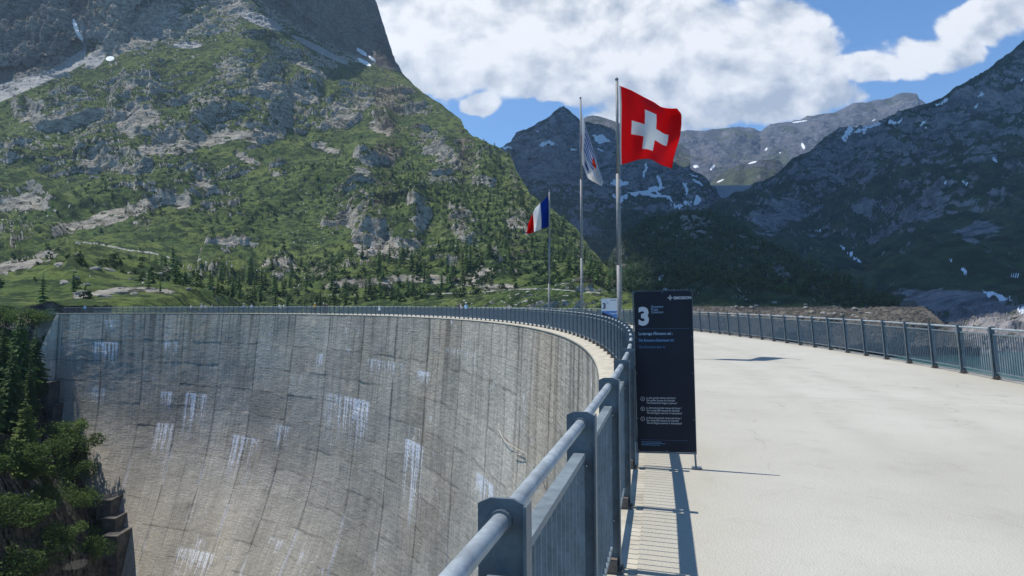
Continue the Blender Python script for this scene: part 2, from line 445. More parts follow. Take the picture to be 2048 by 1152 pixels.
def leaf_mat(name, c1, c2, sc_=0.8):
    m, t, p = new_mat(name)
    co = geopos(t)
    oi = nn(t, 'ShaderNodeObjectInfo').outputs['Random']
    n = noise(t, co, sc_, 3)
    c = mixc(t, sstep(t, n, 0.3, 0.7), rgb(*c1), rgb(*c2))
    c = nn(t, 'ShaderNodeMix', {0: 1.0, 6: c, 7: mt(t, 'MULTIPLY_ADD', oi, 0.6, 0.7)}, data_type='RGBA', blend_type='MULTIPLY').outputs[2]
    setp(t, p, col=c, rough=0.7, spec=0.2)
    tr = nn(t, 'ShaderNodeBsdfTranslucent', {0: c})
    mx = nn(t, 'ShaderNodeMixShader', {0: 0.40, 1: p.outputs[0], 2: tr.outputs[0]})
    t.links.new(mx.outputs[0], t.nodes['Material Output'].inputs[0])
    return m
SPRUCE = leaf_mat('spruce_needles', (0.075, 0.130, 0.038), (0.115, 0.185, 0.052))
LARCH = leaf_mat('larch_needles', (0.100, 0.155, 0.036), (0.140, 0.185, 0.048))
BUSH = leaf_mat('alder_leaves', (0.062, 0.110, 0.030), (0.105, 0.165, 0.044))
SHRUB = leaf_mat('shrub_leaves', (0.030, 0.060, 0.018), (0.055, 0.095, 0.026), 0.05)
BARK = simple('bark', (0.09, 0.07, 0.055), 0.95, 0, 0.3, 8)

# ------------------------------------------------------------------ the dam: an arc round (CX, CY)
R1, R2 = 122.0, 130.7            # radii of the downstream and the reservoir railing
CX, CY = -118.63, 30.34
A0 = rad(-13.5)
def arc(a, r, z=0.0): return np.stack(np.broadcast_arrays(CX + r * np.cos(a), CY + r * np.sin(a), np.asarray(z, float)), -1)
def deckz(r): return -0.16 * (r - R1) / (R2 - R1)
def alpha_at(px):
    """arc angle where the downstream railing is seen at this pixel column (far crossing)"""
    aa = np.linspace(rad(0), rad(100), 4000)
    x, _ = proj(arc(aa, R1))
    return float(np.interp(-px, -x, aa))
AE = alpha_at(122)               # left end of the crest
AW = AE + rad(9)
dam = tag(empty('arch_dam', (CX, CY, 0)), 'tall curved grey concrete arch dam with white lime streaks, carrying the crest road', 'dam')
def local(P): return np.asarray(P) - np.array([CX, CY, 0])

NA, ND = 1500, 430
al = np.linspace(rad(-40), AW, NA)
dd = 75.0 * np.linspace(0, 1, ND) ** 1.15
Ag, Dg = np.meshgrid(al, dd)
Adeg = np.degrees(Ag)
def tilt(Ad, D):
    w = S((Ad - 18) / 34)
    top = np.interp(Ad, [15, 25, 45, 58, 68, 77], [0.2, 1.0, 2.2, 1.2, -1.8, -4.0])
    dz = np.interp(Ad, [20, 45, 60, 70, 77], [36, 20, 14, 11, 8])
    tau = top * (1 - S((D - 0.5 * dz) / (0.9 * dz))) - 23.0 * S((D - dz + 3) / 30) * (0.25 + 0.75 * w)
    wing = S((Ad - math.degrees(AE) + 0.15) / 0.9)
    return tau * (1 - wing) - 13.0 * wing
tau = tilt(Adeg, Dg)
off = np.cumsum(np.tan(np.radians(-tau)) * np.gradient(dd)[:, None], axis=0)
off -= off[:1]
relief = 0.10 * fbm(np.stack([Ag * R1, Dg, 0 * Dg], -1), 9.0, 4)
rface = R1 - 0.60 - off - relief * S(Dg / 2)
FP = arc(Ag, rface, -0.10 - Dg)
fpx, fpy = proj(FP)
vis = (Adeg > 8)
# ---- stains, blocks and lime as colour of the concrete itself
k = 0.26 * S((fpx - 180) / 420)
su = Ag * R1 - k * Dg                                  # joints lean with depth
JW = 11.05
ju = su / JW
rngc = np.random.RandomState(5)
lift = np.array([0, 5.2, 9.4, 13.4, 17.6, 21.6, 25.9, 30.0, 34.4, 38.5, 42.8, 47.0, 51.5, 56, 60, 64, 68, 72, 80])
lw = Dg + 0.25 * fbm(np.stack([su, Dg * 0.2, 0 * Dg], -1), 4, 2)
li = np.searchsorted(lift, lw.ravel()).reshape(lw.shape)
ji = np.floor(ju).astype(int)
tint = rngc.normal(0, 1, (200, 40))
tb = tint[(ji + 100) % 200, li % 40]
# each pour is set a trifle differently: small tilts and offsets between neighbouring blocks
tl = rngc.normal(0, 1, (3, 200, 40))
mid = (lift[np.clip(li - 1, 0, 18)] + lift[np.clip(li, 0, 18)]) / 2
shift = (0.0035 * tl[0][(ji + 100) % 200, li % 40] * (lw - mid) + 0.003 * tl[1][(ji + 100) % 200, li % 40] * (ju - np.floor(ju) - .5) * JW
         + 0.006 * tl[2][(ji + 100) % 200, li % 40] + 0.022 * fbm(np.stack([su, Dg * 2, 0 * Dg], -1), 2.2, 4, .6, 15)) * S(Dg / 1.5)
FP[..., 0] += np.cos(Ag) * shift; FP[..., 1] += np.sin(Ag) * shift
half = tint[(np.floor(ju * 2).astype(int) + 40) % 200, (li + 13) % 40]
P2 = np.stack([su, Dg, 0 * Dg], -1)
str1 = fbm(P2 * np.array([1, 0.06, 1]), 1.1, 5, 0.6, 1)
str2 = fbm(P2 * np.array([1, 0.05, 1]), 4.0, 4, 0.55, 2)
cloudy = fbm(P2, 16, 4, 0.55, 3)
lum = 0.43 * (1 + 0.055 * tb + 0.045 * half + 0.20 * cloudy + 0.10 * str2)
topw = np.exp(-Dg / 9.0)
lum *= 1 - 0.32 * S(str1 * 1.6) * (0.20 + 0.9 * topw)
lum *= 1 - 0.10 * np.exp(-Dg / 18.0) 
jf = np.abs(ju - np.round(ju)) * JW
jf2 = np.abs(ju * 2 - np.round(ju * 2)) * JW / 2
wj = 0.17 + 0.09 * fbm(P2, 3, 2)
joint = np.exp(-(jf / wj) ** 2)
joint2 = np.exp(-(jf2 / 0.13) ** 2) * 0.45 * S(fbm(P2, 14, 2, 0.5, 8) * 2 + 0.5)
ld = np.min(np.abs(lw[..., None] - lift[1:12]), axis=-1) if False else np.abs(lw - lift[np.clip(li, 0, len(lift) - 1)])
ld = np.minimum(ld, np.abs(lw - lift[np.clip(li - 1, 0, len(lift) - 1)]))
ll = np.exp(-(ld / 0.11) ** 2) * S(fbm(P2, 6, 3, 0.5, 4) * 1.8 + 0.55)
lum *= 1 - 0.58 * np.maximum(joint, joint2)
lum *= 1 - 0.50 * ll
# rusty-dark runs under some joints near the crest
run = S((fbm(P2 * np.array([1, 0.02, 1]), 1.6, 3, 0.5, 6) - 0.25) * 4) * np.exp(-Dg / 12.0)
lum *= 1 - 0.45 * run
colr = lum[..., None] * np.array([1.03, 0.95, 0.80])
warm = S(fbm(P2, 20, 3, 0.5, 7) * 1.5)[..., None]
colr = colr * (1 + warm * np.array([0.05, 0.0, -0.06]))
# lime: curtains of thin white runs hanging from a lift joint
LIME = [(178, 240, 684, 718, .8), (322, 346, 783, 815, .9), (368, 416, 788, 858, 1.0), (312, 352, 848, 905, .9), (460, 522, 872, 955, 1.0),
        (548, 582, 852, 895, .8), (645, 745, 795, 872, 1.0), (808, 850, 884, 1035, 1.1), (950, 992, 957, 1000, 1.0), (325, 358, 683, 702, .6),
        (630, 648, 708, 740, .6), (730, 812, 722, 748, .6), (834, 862, 742, 762, .9), (536, 570, 1078, 1105, .6), (395, 412, 1080, 1100, .7),
        (350, 440, 1100, 1152, .9), (600, 618, 1105, 1140, .7), (860, 960, 700, 712, .3), (175, 215, 775, 800, .6), (205, 240, 640, 660, .4)]
lime = np.zeros_like(lum)
hz = fbm(P2 * np.array([1, 0.03, 1]), 0.42, 4, 0.65, 9)
blot = fbm(P2, 1.3, 4, 0.6, 10)
for (x0, x1, y0, y1, s_) in LIME:
    msk = (fpx > x0 - 30) & (fpx < x1 + 60) & (fpy > y0 - 12) & (fpy < y1 + 70) & vis
    if not msk.any(): continue
    # anchor in arc metres and depth at the head of the curtain
    q = np.abs(fpx - (x0 + x1) / 2) + np.abs(fpy - y0) * 1.5 + (~vis) * 1e6
    iy, ix = np.unravel_index(np.argmin(q), q.shape)
    q2 = np.abs(fpx - (x0 + x1) / 2) + np.abs(fpy - y1) * 1.5 + (~vis) * 1e6
    jy, jx = np.unravel_index(np.argmin(q2), q2.shape)
    qa = np.abs(fpx - x0) + np.abs(fpy - y0) * 1.5 + (~vis) * 1e6
    ay, ax = np.unravel_index(np.argmin(qa), qa.shape)
    qb = np.abs(fpx - x1) + np.abs(fpy - y0) * 1.5 + (~vis) * 1e6
    by, bx_ = np.unravel_index(np.argmin(qb), qb.shape)
    hw = abs(su[by, bx_] - su[ay, ax]) / 2 + 0.15
    cs = su[iy, ix]; d0_ = Dg[iy, ix]; L = max(Dg[jy, jx] - d0_, 0.8)
    x = (su - cs) / hw
    inside = S((1.0 - np.abs(x)) * 3)
    reach = L * (0.12 + 1.25 * S(hz * 1.5 + 0.35) ** 1.6)
    dn = (Dg - d0_)
    v_ = inside * S((dn + 0.06) / 0.10) * S(1.15 - dn / reach) * S(hz * 2.4 + 0.85 - 0.5 * dn / L)
    lime = np.maximum(lime, 1.5 * s_ * v_ * (0.6 + 0.4 * S(blot + 0.6)))
lime = np.maximum(lime, 0.55 * S((blot - 0.55) * 4) * S((fbm(P2, 7, 2, 0.5, 12) - 0.15) * 3))
jl = np.exp(-(jf / 0.28) ** 2) * S((fbm(P2 * np.array([0.3, 1, 1]), 9, 3, 0.5, 14) + 0.05) * 3) * S((Dg - 22) / 10)
lime = np.maximum(lime, 0.6 * jl)
lime = np.clip(lime, 0, 1)[..., None]
colr = colr * (1 - lime) + lime * np.array([0.74, 0.75, 0.78])
CONT = [(560, 150), (605, 128), (628, 112), (680, 88), (745, 58), (768, 62), (800, 88), (860, 104), (868, 140), (900, 144), (940, 150), (1000, 186), (1040, 204), (1075, 206), (1110, 230), (1152, 228), (1300, 236)]
keepf = ~(vis & (fpx < np.interp(fpy, [c[0] for c in CONT], [c[1] for c in CONT])) & (Adeg > 60) & (fpy > 620) & (fpy < 850))
uvf = np.stack([su, Dg], -1)
me = grid_mesh('wall', local(FP), {'col': np.clip(colr, 0.02, 0.9)}, uvf, flip=True, keep=keepf)
link('wall', me, dam, FACE)

# crest slab, ledges, upstream face
aa = np.linspace(rad(-40), AE + rad(0.4), 420)
def ring(name, profile, m, parent, a=aa, uvr=False):
    pr = np.array(profile)
    P = np.stack([arc(a, r, z) for r, z in pr], 0)
    uv = np.stack([np.broadcast_to(a * R1, P.shape[:2]), np.broadcast_to((pr[:, 0] - R1)[:, None], P.shape[:2])], -1)
    return link(name, grid_mesh(name, local(P) if parent else P, None, uv, flip=False, smooth=False), parent, m)
ring('crest_ledge', [(R1 - 0.50, -0.13), (R1 - 0.615, -0.13), (R1 - 0.615, -0.02), (R1 - 0.60, 0.0), (R1 + 0.16, -0.004)], LEDGE, dam)
ring('reservoir_kerb', [(R2 - 0.16, deckz(R2) - 0.008), (R2 + 0.55, deckz(R2) - 0.02), (R2 + 0.55, -0.5), (R2 + 0.50, -0.5), (R2 + 0.50, -60)], LEDGE, dam)
rr = np.linspace(R1 + 0.14, R2 - 0.14, 14)
ro = ring('crest_road', [(r, deckz(r) + 0.004) for r in rr], ROAD, None)
ro.location = (0, 0, 0); tag(ro, 'pale dusty concrete road running along the dam crest', 'road', kind='structure')
def face_d(px, py):
    q = np.abs(fpx - px) + np.abs(fpy - py) + (~vis) * 1e6
    iy, ix = np.unravel_index(np.argmin(q), q.shape)
    return FP[iy, ix]
# dark stepped foundation blocks at the left abutment
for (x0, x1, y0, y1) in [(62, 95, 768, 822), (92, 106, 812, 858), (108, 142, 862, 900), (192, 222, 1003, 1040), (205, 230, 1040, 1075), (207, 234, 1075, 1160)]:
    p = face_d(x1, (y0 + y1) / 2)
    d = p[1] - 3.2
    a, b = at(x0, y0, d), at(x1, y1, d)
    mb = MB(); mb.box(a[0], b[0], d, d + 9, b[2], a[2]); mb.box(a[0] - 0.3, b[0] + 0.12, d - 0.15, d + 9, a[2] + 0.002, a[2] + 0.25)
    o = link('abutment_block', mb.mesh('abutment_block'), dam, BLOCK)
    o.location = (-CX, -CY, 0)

# ------------------------------------------------------------------ railings
HP = 1.25
def post_mesh():
    mb = MB()
    mb.prism([(-.0625, .03), (.0625, .03), (.0625, 1.232), (.03, 1.247), (-.03, 1.247), (-.0625, 1.232)], 1, -.006, .006)
    mb.box(.0628, .071, -.032, .032, .03, 1.236)
    mb.tube([(0, -.022, 1.19), (0, .022, 1.19)], .031, 16)
    mb.box(-.085, .085, -.07, .07, 0.0, .014, 1)
    mb.box(-.05, .05, -.075, -.0065, .0145, .085, 1)
    mb.box(-.05, .05, .0065, .075, .0145, .085, 1)
    for z in (.30, .98):
        mb.box(-.02, .02, -.05, -.0065, z, z + .05); mb.box(-.02, .02, .0065, .05, z, z + .05)
        mb.tube([(.0, -.034, z + .025), (.034, -.034, z + .025)], .008, 8)
    return mb.mesh('post')
def panel_mesh(L):
    h = L / 2 - .055
    mb = MB()
    mb.box(-.026, .026, -h, h, 1.045, 1.07); mb.box(-.022, .022, -h, h, .15, .172)
    mb.box(-.022, .022, -h, -h + .01, .1725, 1.0445); mb.box(-.022, .022, h - .01, h, .1725, 1.0445)
    n = 13
    for i in range(1, n + 1):
        y = -h + 2 * h * i / (n + 1)
        mb.box(-.0125, .0125, y - .004, y + .004, .1725, 1.0445)
    return mb.mesh('infill_panel')
SP = 1.48
def railing(name, R, z0, lean, label, a_start, n, flip):
    root = tag(empty(name, (CX, CY, 0)), label, 'railing')
    da = SP / R1 if R == R1 else SP / R
    pm, qm = post_mesh(), panel_mesh(SP)
    for m_ in (STEEL, RUST): pm.materials.append(m_)
    qm.materials.append(STEELD)
    sgn = -1 if flip else 1
    def xf(a):
        return Matrix.Translation((R * math.cos(a), R * math.sin(a), z0)) @ Matrix.Rotation(a + (PI if flip else 0), 4, 'Z') @ Matrix.Rotation(lean, 4, 'Y')
    rest = {'post': ([], pm), 'infill_panel': ([], qm)}
    tubep = []
    for kx in range(n):
        a = a_start + kx * da
        mm = xf(a)
        tubep.append(mm @ Vector((0, 0, 1.19)))
        m2 = xf(a + da / 2)
        for nm, me_, mat_ in (('post', pm, mm), ('infill_panel', qm, m2)):
            if nm == 'infill_panel' and kx == n - 1: continue
            if kx < 100:
                o = link(nm, me_, root); o.matrix_local = mat_
            else:
                rest[nm][0].append(mat_)
    for nm, (ms, me_) in rest.items():
        if not ms: continue
        v = np.empty(len(me_.vertices) * 3, np.float32); me_.vertices.foreach_get('co', v); v = v.reshape(-1, 3)
        polys = [tuple(p.vertices) for p in me_.polygons]; mis = [p.material_index for p in me_.polygons]
        mb = MB()
        for mx in ms:
            A = np.array(mx)
            vv = v @ A[:3, :3].T + A[:3, 3]
            o_ = len(mb.v); mb.v += [tuple(x) for x in vv]; mb.f += [tuple(i + o_ for i in f) for f in polys]; mb.m += mis
        mj = mb.mesh(nm)
        for m_ in me_.materials: mj.materials.append(m_)
        o = link(nm, mj, root); o['kind'] = 'stuff'
    mb = MB(); mb.tube(tubep, .0242, 16)
    link('handrail', mb.mesh('handrail', True), root, TUBE)
    return root
DA = SP / R1
NL = int((AE + rad(0.3) - A0) / DA) + 1
railing('railing', R1 - 0.03, 0.0, 0.0, 'grey steel railing along the downstream edge, curving from the foreground to the far end', A0 - 2 * DA, NL + 2, False)
AR = rad(-11.0)
railing('railing', R2, deckz(R2), rad(4.5), 'grey steel railing along the reservoir edge on the right side of the road', AR, int((AE + rad(0.3) - AR) / (SP / R2)) + 1, True)

# ------------------------------------------------------------------ reservoir
def water():
    m, t, p = new_mat('reservoir_water')
    co = geopos(t)
    n = noise(t, co, 0.6, 4, 0.6)
    setp(t, p, col=rgb(0.05, 0.16, 0.165), rough=0.12, spec=0.5, normal=bump(t, n, 0.25, 0.15))
    return m
WZ = -21.0
wa = np.linspace(rad(-75), rad(70), 80)
P = np.stack([arc(wa, r, WZ) for r in (R2 + 0.52, 200, 300, 450, 700, 1200)], 0)
tag(link('water', grid_mesh('water', P), None, water()), kind='structure')

# ------------------------------------------------------------------ mountains
def interp(x, pts):
    p = np.array(pts, float)
    return np.interp(x, p[:, 0], p[:, 1])
def blobs(px, py, lst, soft=0.35):
    m = np.zeros(np.broadcast(px, py).shape)
    for (cx, cy, rx, ry, ang) in lst:
        c, s = math.cos(rad(ang)), math.sin(rad(ang))
        x, y = px - cx, -(py - cy)
        u, v = (x * c + y * s) / rx, (-x * s + y * c) / ry
        m = np.maximum(m, S((1 - np.sqrt(u * u + v * v)) / soft))
    return m
def mountain(name, mat, x0, x1, nc, nr, ridge, foot_py, dfun, disp, rockfun, back=18, bstep=14.0, bslope=0.75, snowlist=None):
    px = np.linspace(x0, x1, nc)[None, :]
    yr = interp(px, ridge)
    v = np.linspace(0, 1, nr)[:, None]
    fp = foot_py(px) if callable(foot_py) else foot_py
    py = fp + (yr - fp) * v
    pxg = np.broadcast_to(px, py.shape)
    rx, rz = ray(pxg, py)
    d = dfun(pxg, py, rz)
    P = np.stack([rx * d, d, CAMZ + rz * d], -1)
    # a slow roll of the ground, kept on the sight lines so that the crest stays where it is
    n0 = grid_normals(P)
    D = disp(P, pxg, py, v)
    nrm = n0 * 0.5 + np.array([0, -0.28, 0.72]); nrm /= np.linalg.norm(nrm, axis=-1, keepdims=True)
    fade = 1 - 0.72 * S(1 - (py - yr) / 28)
    P = P + nrm * (D * fade)[..., None]
    # far side
    bk = []
    last = P[-1]
    hd = last[:, :2] / np.linalg.norm(last[:, :2], axis=1, keepdims=True)
    for j in range(1, back + 1):
        s_ = bstep * j ** 1.35
        q = last.copy(); q[:, :2] += hd * s_; q[:, 2] -= s_ * bslope * (0.25 + 0.75 * min(1, j / 5))
        bk.append(q)
    front = P
    P = np.concatenate([P, np.array(bk)], 0)
    n = grid_normals(P)
    pxa, pya = proj(front)
    pxa = np.concatenate([pxa, np.repeat(pxa[-1:], back, 0)], 0); pya = np.concatenate([pya, np.repeat(pya[-1:], back, 0)], 0)
    at_ = rockfun(P, n, pxa, pya)
    sw = np.stack([pxa, pya, 0 * pxa], -1)
    if snowlist: at_['snow'] = blobs(pxa + 9 * fbm(sw, 17, 3, .6, 61), pya + 6 * fbm(sw, 17, 3, .6, 62), snowlist, .55)
    o = link(name, grid_mesh(name, P, at_), None, mat)
    o['kind'] = 'structure'
    def lookup(x, y):
        ix = int(np.clip(round((x - x0) / (x1 - x0) * (nc - 1)), 0, nc - 1))
        f = float(fp[0, ix]) if isinstance(fp, np.ndarray) else fp
        vv = (y - f) / (yr[0, ix] - f)
        iy = int(np.clip(round(vv * (nr - 1)), 0, nr - 1))
        return front[iy, ix], vv, n[iy, ix], at_['rock'][iy, ix]
    return o, lookup
def strata(P, ang=28, kx=0.42):
    c, s = math.cos(rad(ang)), math.sin(rad(ang))
    X, Y, Z = P[..., 0], P[..., 1], P[..., 2]
    h = Z + 0.25 * Y
    return np.stack([(X * c + h * s) * kx, Y * 0.6, -X * s + h * c], -1)

# --- the big sunlit hillside on the left
R_M1 = [(-300, -130), (560, -120), (680, -52), (735, -14), (750, 0), (764, 45), (778, 85), (790, 120), (806, 148), (830, 172), (852, 190), (880, 206), (905, 225), (922, 242), (930, 258), (950, 276),
        (975, 288), (1000, 300), (1020, 312), (1035, 345), (1060, 385), (1085, 408), (1112, 428), (1150, 455), (1190, 508), (1230, 556), (1270, 592), (1310, 612)]
T_ = [-.10, -.05, -.02, 0, .02, .045, .071, .14, .209, .278, .347, .416, .52]
DR = [325, 335, 350, 375, 440, 530, 630, 790, 930, 1080, 1210, 1340, 1500]
DL = [168, 170, 176, 190, 300, 440, 590, 780, 930, 1080, 1210, 1340, 1500]
def cliff_line(px): return interp(px, [(-300, 230), (0, 182), (90, 150), (170, 108), (235, 120), (300, 60), (380, 10), (430, -40), (470, -20), (520, 5), (600, 62), (690, 112), (760, 140), (806, 150)])
def d_m1(px, py, rz):
    w = S((620 - px) / 380)
    d = w * np.interp(rz, T_, DL) + (1 - w) * np.interp(rz, T_, DR)
    d = d + (300 + 380 * S((rz - .27) / .12)) * S((px - 470) / 350) * S((rz - .17) / .14)
    cl = cliff_line(px)
    up_ = np.maximum(cl - py, 0)
    slab = blobs(px, py, [(300, 60, 110, 55, 32)], 0.7)
    d = d - (0.75 + 0.37 * S((px - 430) / 90) - 0.55 * slab) * up_ * S(up_ / 30)                    # stands up steeply above the line
    return d + 18 * fbm(np.stack([px / 190, py / 150, 0 * px], -1), 1.0, 2)
LEDGES = [([(255, 300), (290, 290), (335, 284), (385, 280), (430, 264), (480, 256), (530, 262), (565, 245), (590, 236)], 26, 1.0), ([(140, 330), (190, 316), (230, 326), (305, 334)], 18, .9),
          ([(85, 455), (150, 441), (210, 427), (260, 411), (312, 392), (405, 386)], 26, 1.0), ([(-60, 402), (0, 398), (60, 392), (115, 398)], 28, 1.0), ([(-60, 545), (0, 528), (60, 507), (145, 486)], 26, 1.0),
          ([(498, 170), (530, 158), (562, 160)], 20, .9), ([(568, 176), (610, 180), (655, 196)], 24, .9), ([(362, 376), (398, 361), (438, 360)], 16, .9), ([(130, 590), (180, 584), (250, 577), (365, 580)], 11, 2.2),
          ([(690, 446), (735, 470), (800, 482), (858, 470)], 40, .9), ([(855, 312), (900, 308), (935, 330)], 15, .9), ([(935, 352), (1005, 357)], 17, .9), ([(630, 562), (700, 556), (800, 550), (900, 551), (1010, 562)], 20, .9),
          ([(215, 236), (255, 214), (335, 222)], 34, .55), ([(455, 300), (500, 318), (540, 330)], 12, .7), ([(720, 240), (770, 252), (800, 275)], 18, .8), ([(600, 282), (660, 290), (700, 310)], 13, .7),
          ([(20, 235), (60, 222), (120, 232)], 22, .8), ([(690, 330), (730, 338), (760, 352)], 14, .7), ([(510, 520), (560, 512), (610, 530)], 16, .7), ([(1000, 430), (1040, 440), (1075, 470)], 20, .8), ([(880, 400), (920, 408), (950, 425)], 15, .7),
          ([(560, 110), (620, 128), (670, 160)], 12, .6), ([(380, 200), (430, 190), (470, 205)], 14, .7), ([(230, 170), (290, 160), (340, 172)], 14, .7)]
def ledges(P, px, py):
    wob = 7 * fbm(P, 26, 3, .55, 77)
    D = np.zeros_like(px); band = np.zeros_like(px)
    for pts, h, a in LEDGES:
        xs_ = [p[0] for p in pts]
        yt = interp(px, pts) + wob
        w = S((px - xs_[0]) / 30) * S((xs_[-1] - px) / 30)
        up__ = yt - py
        A = a * h * 0.72 * np.clip(P[..., 1] / 900, .22, 1.3) ** 1.2
        st = S((up__ + h) / h)
        D += w * A * st * np.exp(-np.maximum(up__, 0) / (1.6 * h))
        band = np.maximum(band, w * S((up__ + h * 1.05) / 4) * S((4 - up__) / 5))
    return D, band
def disp_m1(P, px, py, v):
    q = strata(P)
    z = S((fbm(P, 170, 3, 0.5, 1) + 0.18) * 2.2)                      # where the rock breaks through
    z = np.maximum(z, blobs(px, py, ROCK1) * 0.9)
    cl = S((cliff_line(px) - py) / 25)
    far = np.clip(P[..., 1] / 700, 0.35, 1.0)
    D = 16 * fbm(P, 150, 3, 0.5, 2)
    D += far * (0.35 + z) * (3.6 * (ridged(q, 52, 4, 0.5, 3) - 0.35) + 2.8 * (ridged(q, 17, 3, 0.55, 4) - 0.35))
    n5 = fbm(strata(P, 12, 0.35), 46, 4, 0.5, 5)
    D += far * z * 5.0 * (S((n5 + 0.02) / 0.09) + S((n5 - 0.22) / 0.08))
    n6 = fbm(q, 15, 4, 0.55, 6)
    D += far * (0.25 + z) * 1.7 * S((n6 - 0.02) / 0.10)
    D += 1.1 * fbm(P, 5.0, 3, 0.6, 7) * far
    D += far * z * 2.6 * (ridged(q, 8.5, 3, 0.55, 10) - 0.35)
    vert = np.stack([P[..., 0] / 30, P[..., 1] / 60, P[..., 2] / 110], -1)
    D = D * (1 - 0.45 * cl) + cl * (26 * (ridged(vert, 1.0, 4, 0.5, 8) - 0.4) + (3 + 8 * S((430 - px) / 80)) * fbm(P, 26, 4, 0.55, 9))
    near = S((P[..., 1] - 180) / 120)
    D = D * (0.25 + 0.75 * near)
    return D + ledges(P, px, py)[0] * 1.15
ROCK1 = [(455, 490, 75, 24, 28), (300, 60, 95, 42, 30), (460, 15, 60, 25, -10), (455, 140, 45, 28, 20), (275, 240, 60, 42, 40), (680, 240, 80, 22, 12),
         (740, 490, 36, 60, -20), (690, 440, 60, 22, 25), (930, 465, 40, 26, -35), (880, 350, 45, 20, 0), (330, 545, 30, 18, 30), (760, 320, 60, 22, 15), (640, 540, 60, 20, 20),
         (45, 470, 50, 26, 15), (60, 525, 70, 16, 22), (285, 450, 35, 26, 30), (110, 240, 35, 18, 40), (395, 380, 45, 14, 10), 
         (560, 350, 25, 12, 0), (700, 210, 70, 25, 10), (520, 290, 50, 10, 20), (760, 570, 60, 14, 5), (1000, 575, 60, 12, 0), (470, 400, 20, 8, 25),
          (840, 445, 30, 24, -25), (960, 545, 60, 14, 6), (560, 540, 30, 22, 30),  (560, 180, 90, 24, -15), (860, 280, 50, 26, -30)]
def rock_m1(P, n, px, py):
    nz = n[..., 2]
    q = strata(P)
    steep = S((0.60 - nz) / 0.26)
    band = ledges(P, px, py)[1]
    m = 0.85 * steep + 0.55 * blobs(px, py, ROCK1, 0.6)
    m += 0.24 * fbm(q, 30, 4, 0.55, 20) - 0.13 + 0.26 * fbm(P, 150, 2, .5, 26)
    up_ = S((330 - py) / 260) * S((px - 120) / 200)
    m += 0.04 * up_
    m = np.maximum(m, band * (0.75 + 0.5 * fbm(P, 10, 3, .55, 78)))
    cl = S((cliff_line(px) - py) / 12)
    m = np.maximum(m, cl * (1.0 - 0.55 * S((fbm(P, 45, 3, 0.5, 22) - 0.05) * 4) * S((520 - px) / 60)))
    m *= 1 - 0.5 * S((px - 0) / 60) * blobs(px, py, [(250, 480, 300, 60, 14), (560, 420, 240, 40, 22)], 0.8) * (1 - blobs(px, py, ROCK1, .4))
    # scree fan under the gully on the upper left, and the one below the big wall
    w1 = np.abs(py - interp(px, [(0, 186), (60, 165), (120, 142), (170, 110), (175, 60)]))
    sc_ = S((1 - w1 / (14 + 0.10 * np.abs(px - 100))) * 2) * (px < 215) * (py > 60)
    sc_ = np.maximum(sc_, blobs(px, py, [(190, 118, 34, 22, 40), (168, 70, 9, 40, 8), (520, 40, 70, 16, -22), (640, 100, 90, 9, -27), (375, 90, 40, 10, 0)], 0.6))
    pth = interp(px, [(600, 592), (640, 590), (850, 588), (950, 585), (1000, 580), (1090, 577), (1200, 586)])
    sc_ = np.maximum(sc_, 0.62 * S((1.9 - np.abs(py - pth)) / 1.2) * (px > 640) * (px < 1200))
    trail = interp(px, [(130, 480), (200, 488), (255, 500), (300, 505), (350, 518)])
    sc_ = np.maximum(sc_, 0.62 * S((3.0 - np.abs(py - trail)) / 2) * (px > 130) * (px < 350))
    bs_ = fbm(P, 2.6, 2, 0.5, 23)
    sc_ = np.maximum(sc_, 0.9 * S((bs_ - 0.52) * 6) * S(fbm(P, 90, 2, 0.5, 24) * 2 + 0.4) * (1 - cl))
    sn = blobs(px, py, [(152, 55, 5, 24, 18), (160, 72, 5, 14, 30), (220, 117, 11, 6, 5), (724, 104, 16, 5, -35), (728, 124, 20, 5, -28), (745, 118, 14, 3, -38)], 0.4)
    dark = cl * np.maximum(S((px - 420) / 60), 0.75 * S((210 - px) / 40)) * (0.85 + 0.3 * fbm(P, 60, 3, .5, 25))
    return {'rock': np.clip(m, 0, 1.4), 'snow': sn, 'scree': np.clip(sc_, 0, 1.2), 'dark': np.clip(dark, 0, 1)}
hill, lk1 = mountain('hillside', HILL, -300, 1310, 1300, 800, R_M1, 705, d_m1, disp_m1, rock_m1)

# --- wooded knoll in the middle
R_M2 = [(1130, 612), (1190, 560), (1222, 505), (1250, 468), (1290, 442), (1340, 431), (1390, 423), (1430, 421), (1480, 441), (1520, 466), (1560, 492), (1640, 531), (1720, 566), (1780, 585), (1830, 600), (1870, 630), (1910, 670), (1960, 696)]
def d_m2(px, py, rz):
    return np.interp(rz, [-.07, -.04, -.015, 0.0, .03, .06, .10, .14], [290, 310, 345, 420, 560, 680, 790, 880]) + 18 * fbm(np.stack([px / 120, py / 80, 0 * px], -1), 1.0, 2, 0.5, 3)
def disp_m2(P, px, py, v):
    q = strata(P, -25)
    low = S((py - 606) / 8)
    D = 16 * fbm(P, 110, 3, 0.5, 31) + 6 * (ridged(q, 30, 4, 0.5, 32) - 0.4) + 2.2 * fbm(P, 9, 3, 0.6, 33)
    return D * (1 - 0.8 * low) + low * 1.6 * np.abs(fbm(P, 5, 4, 0.6, 34))
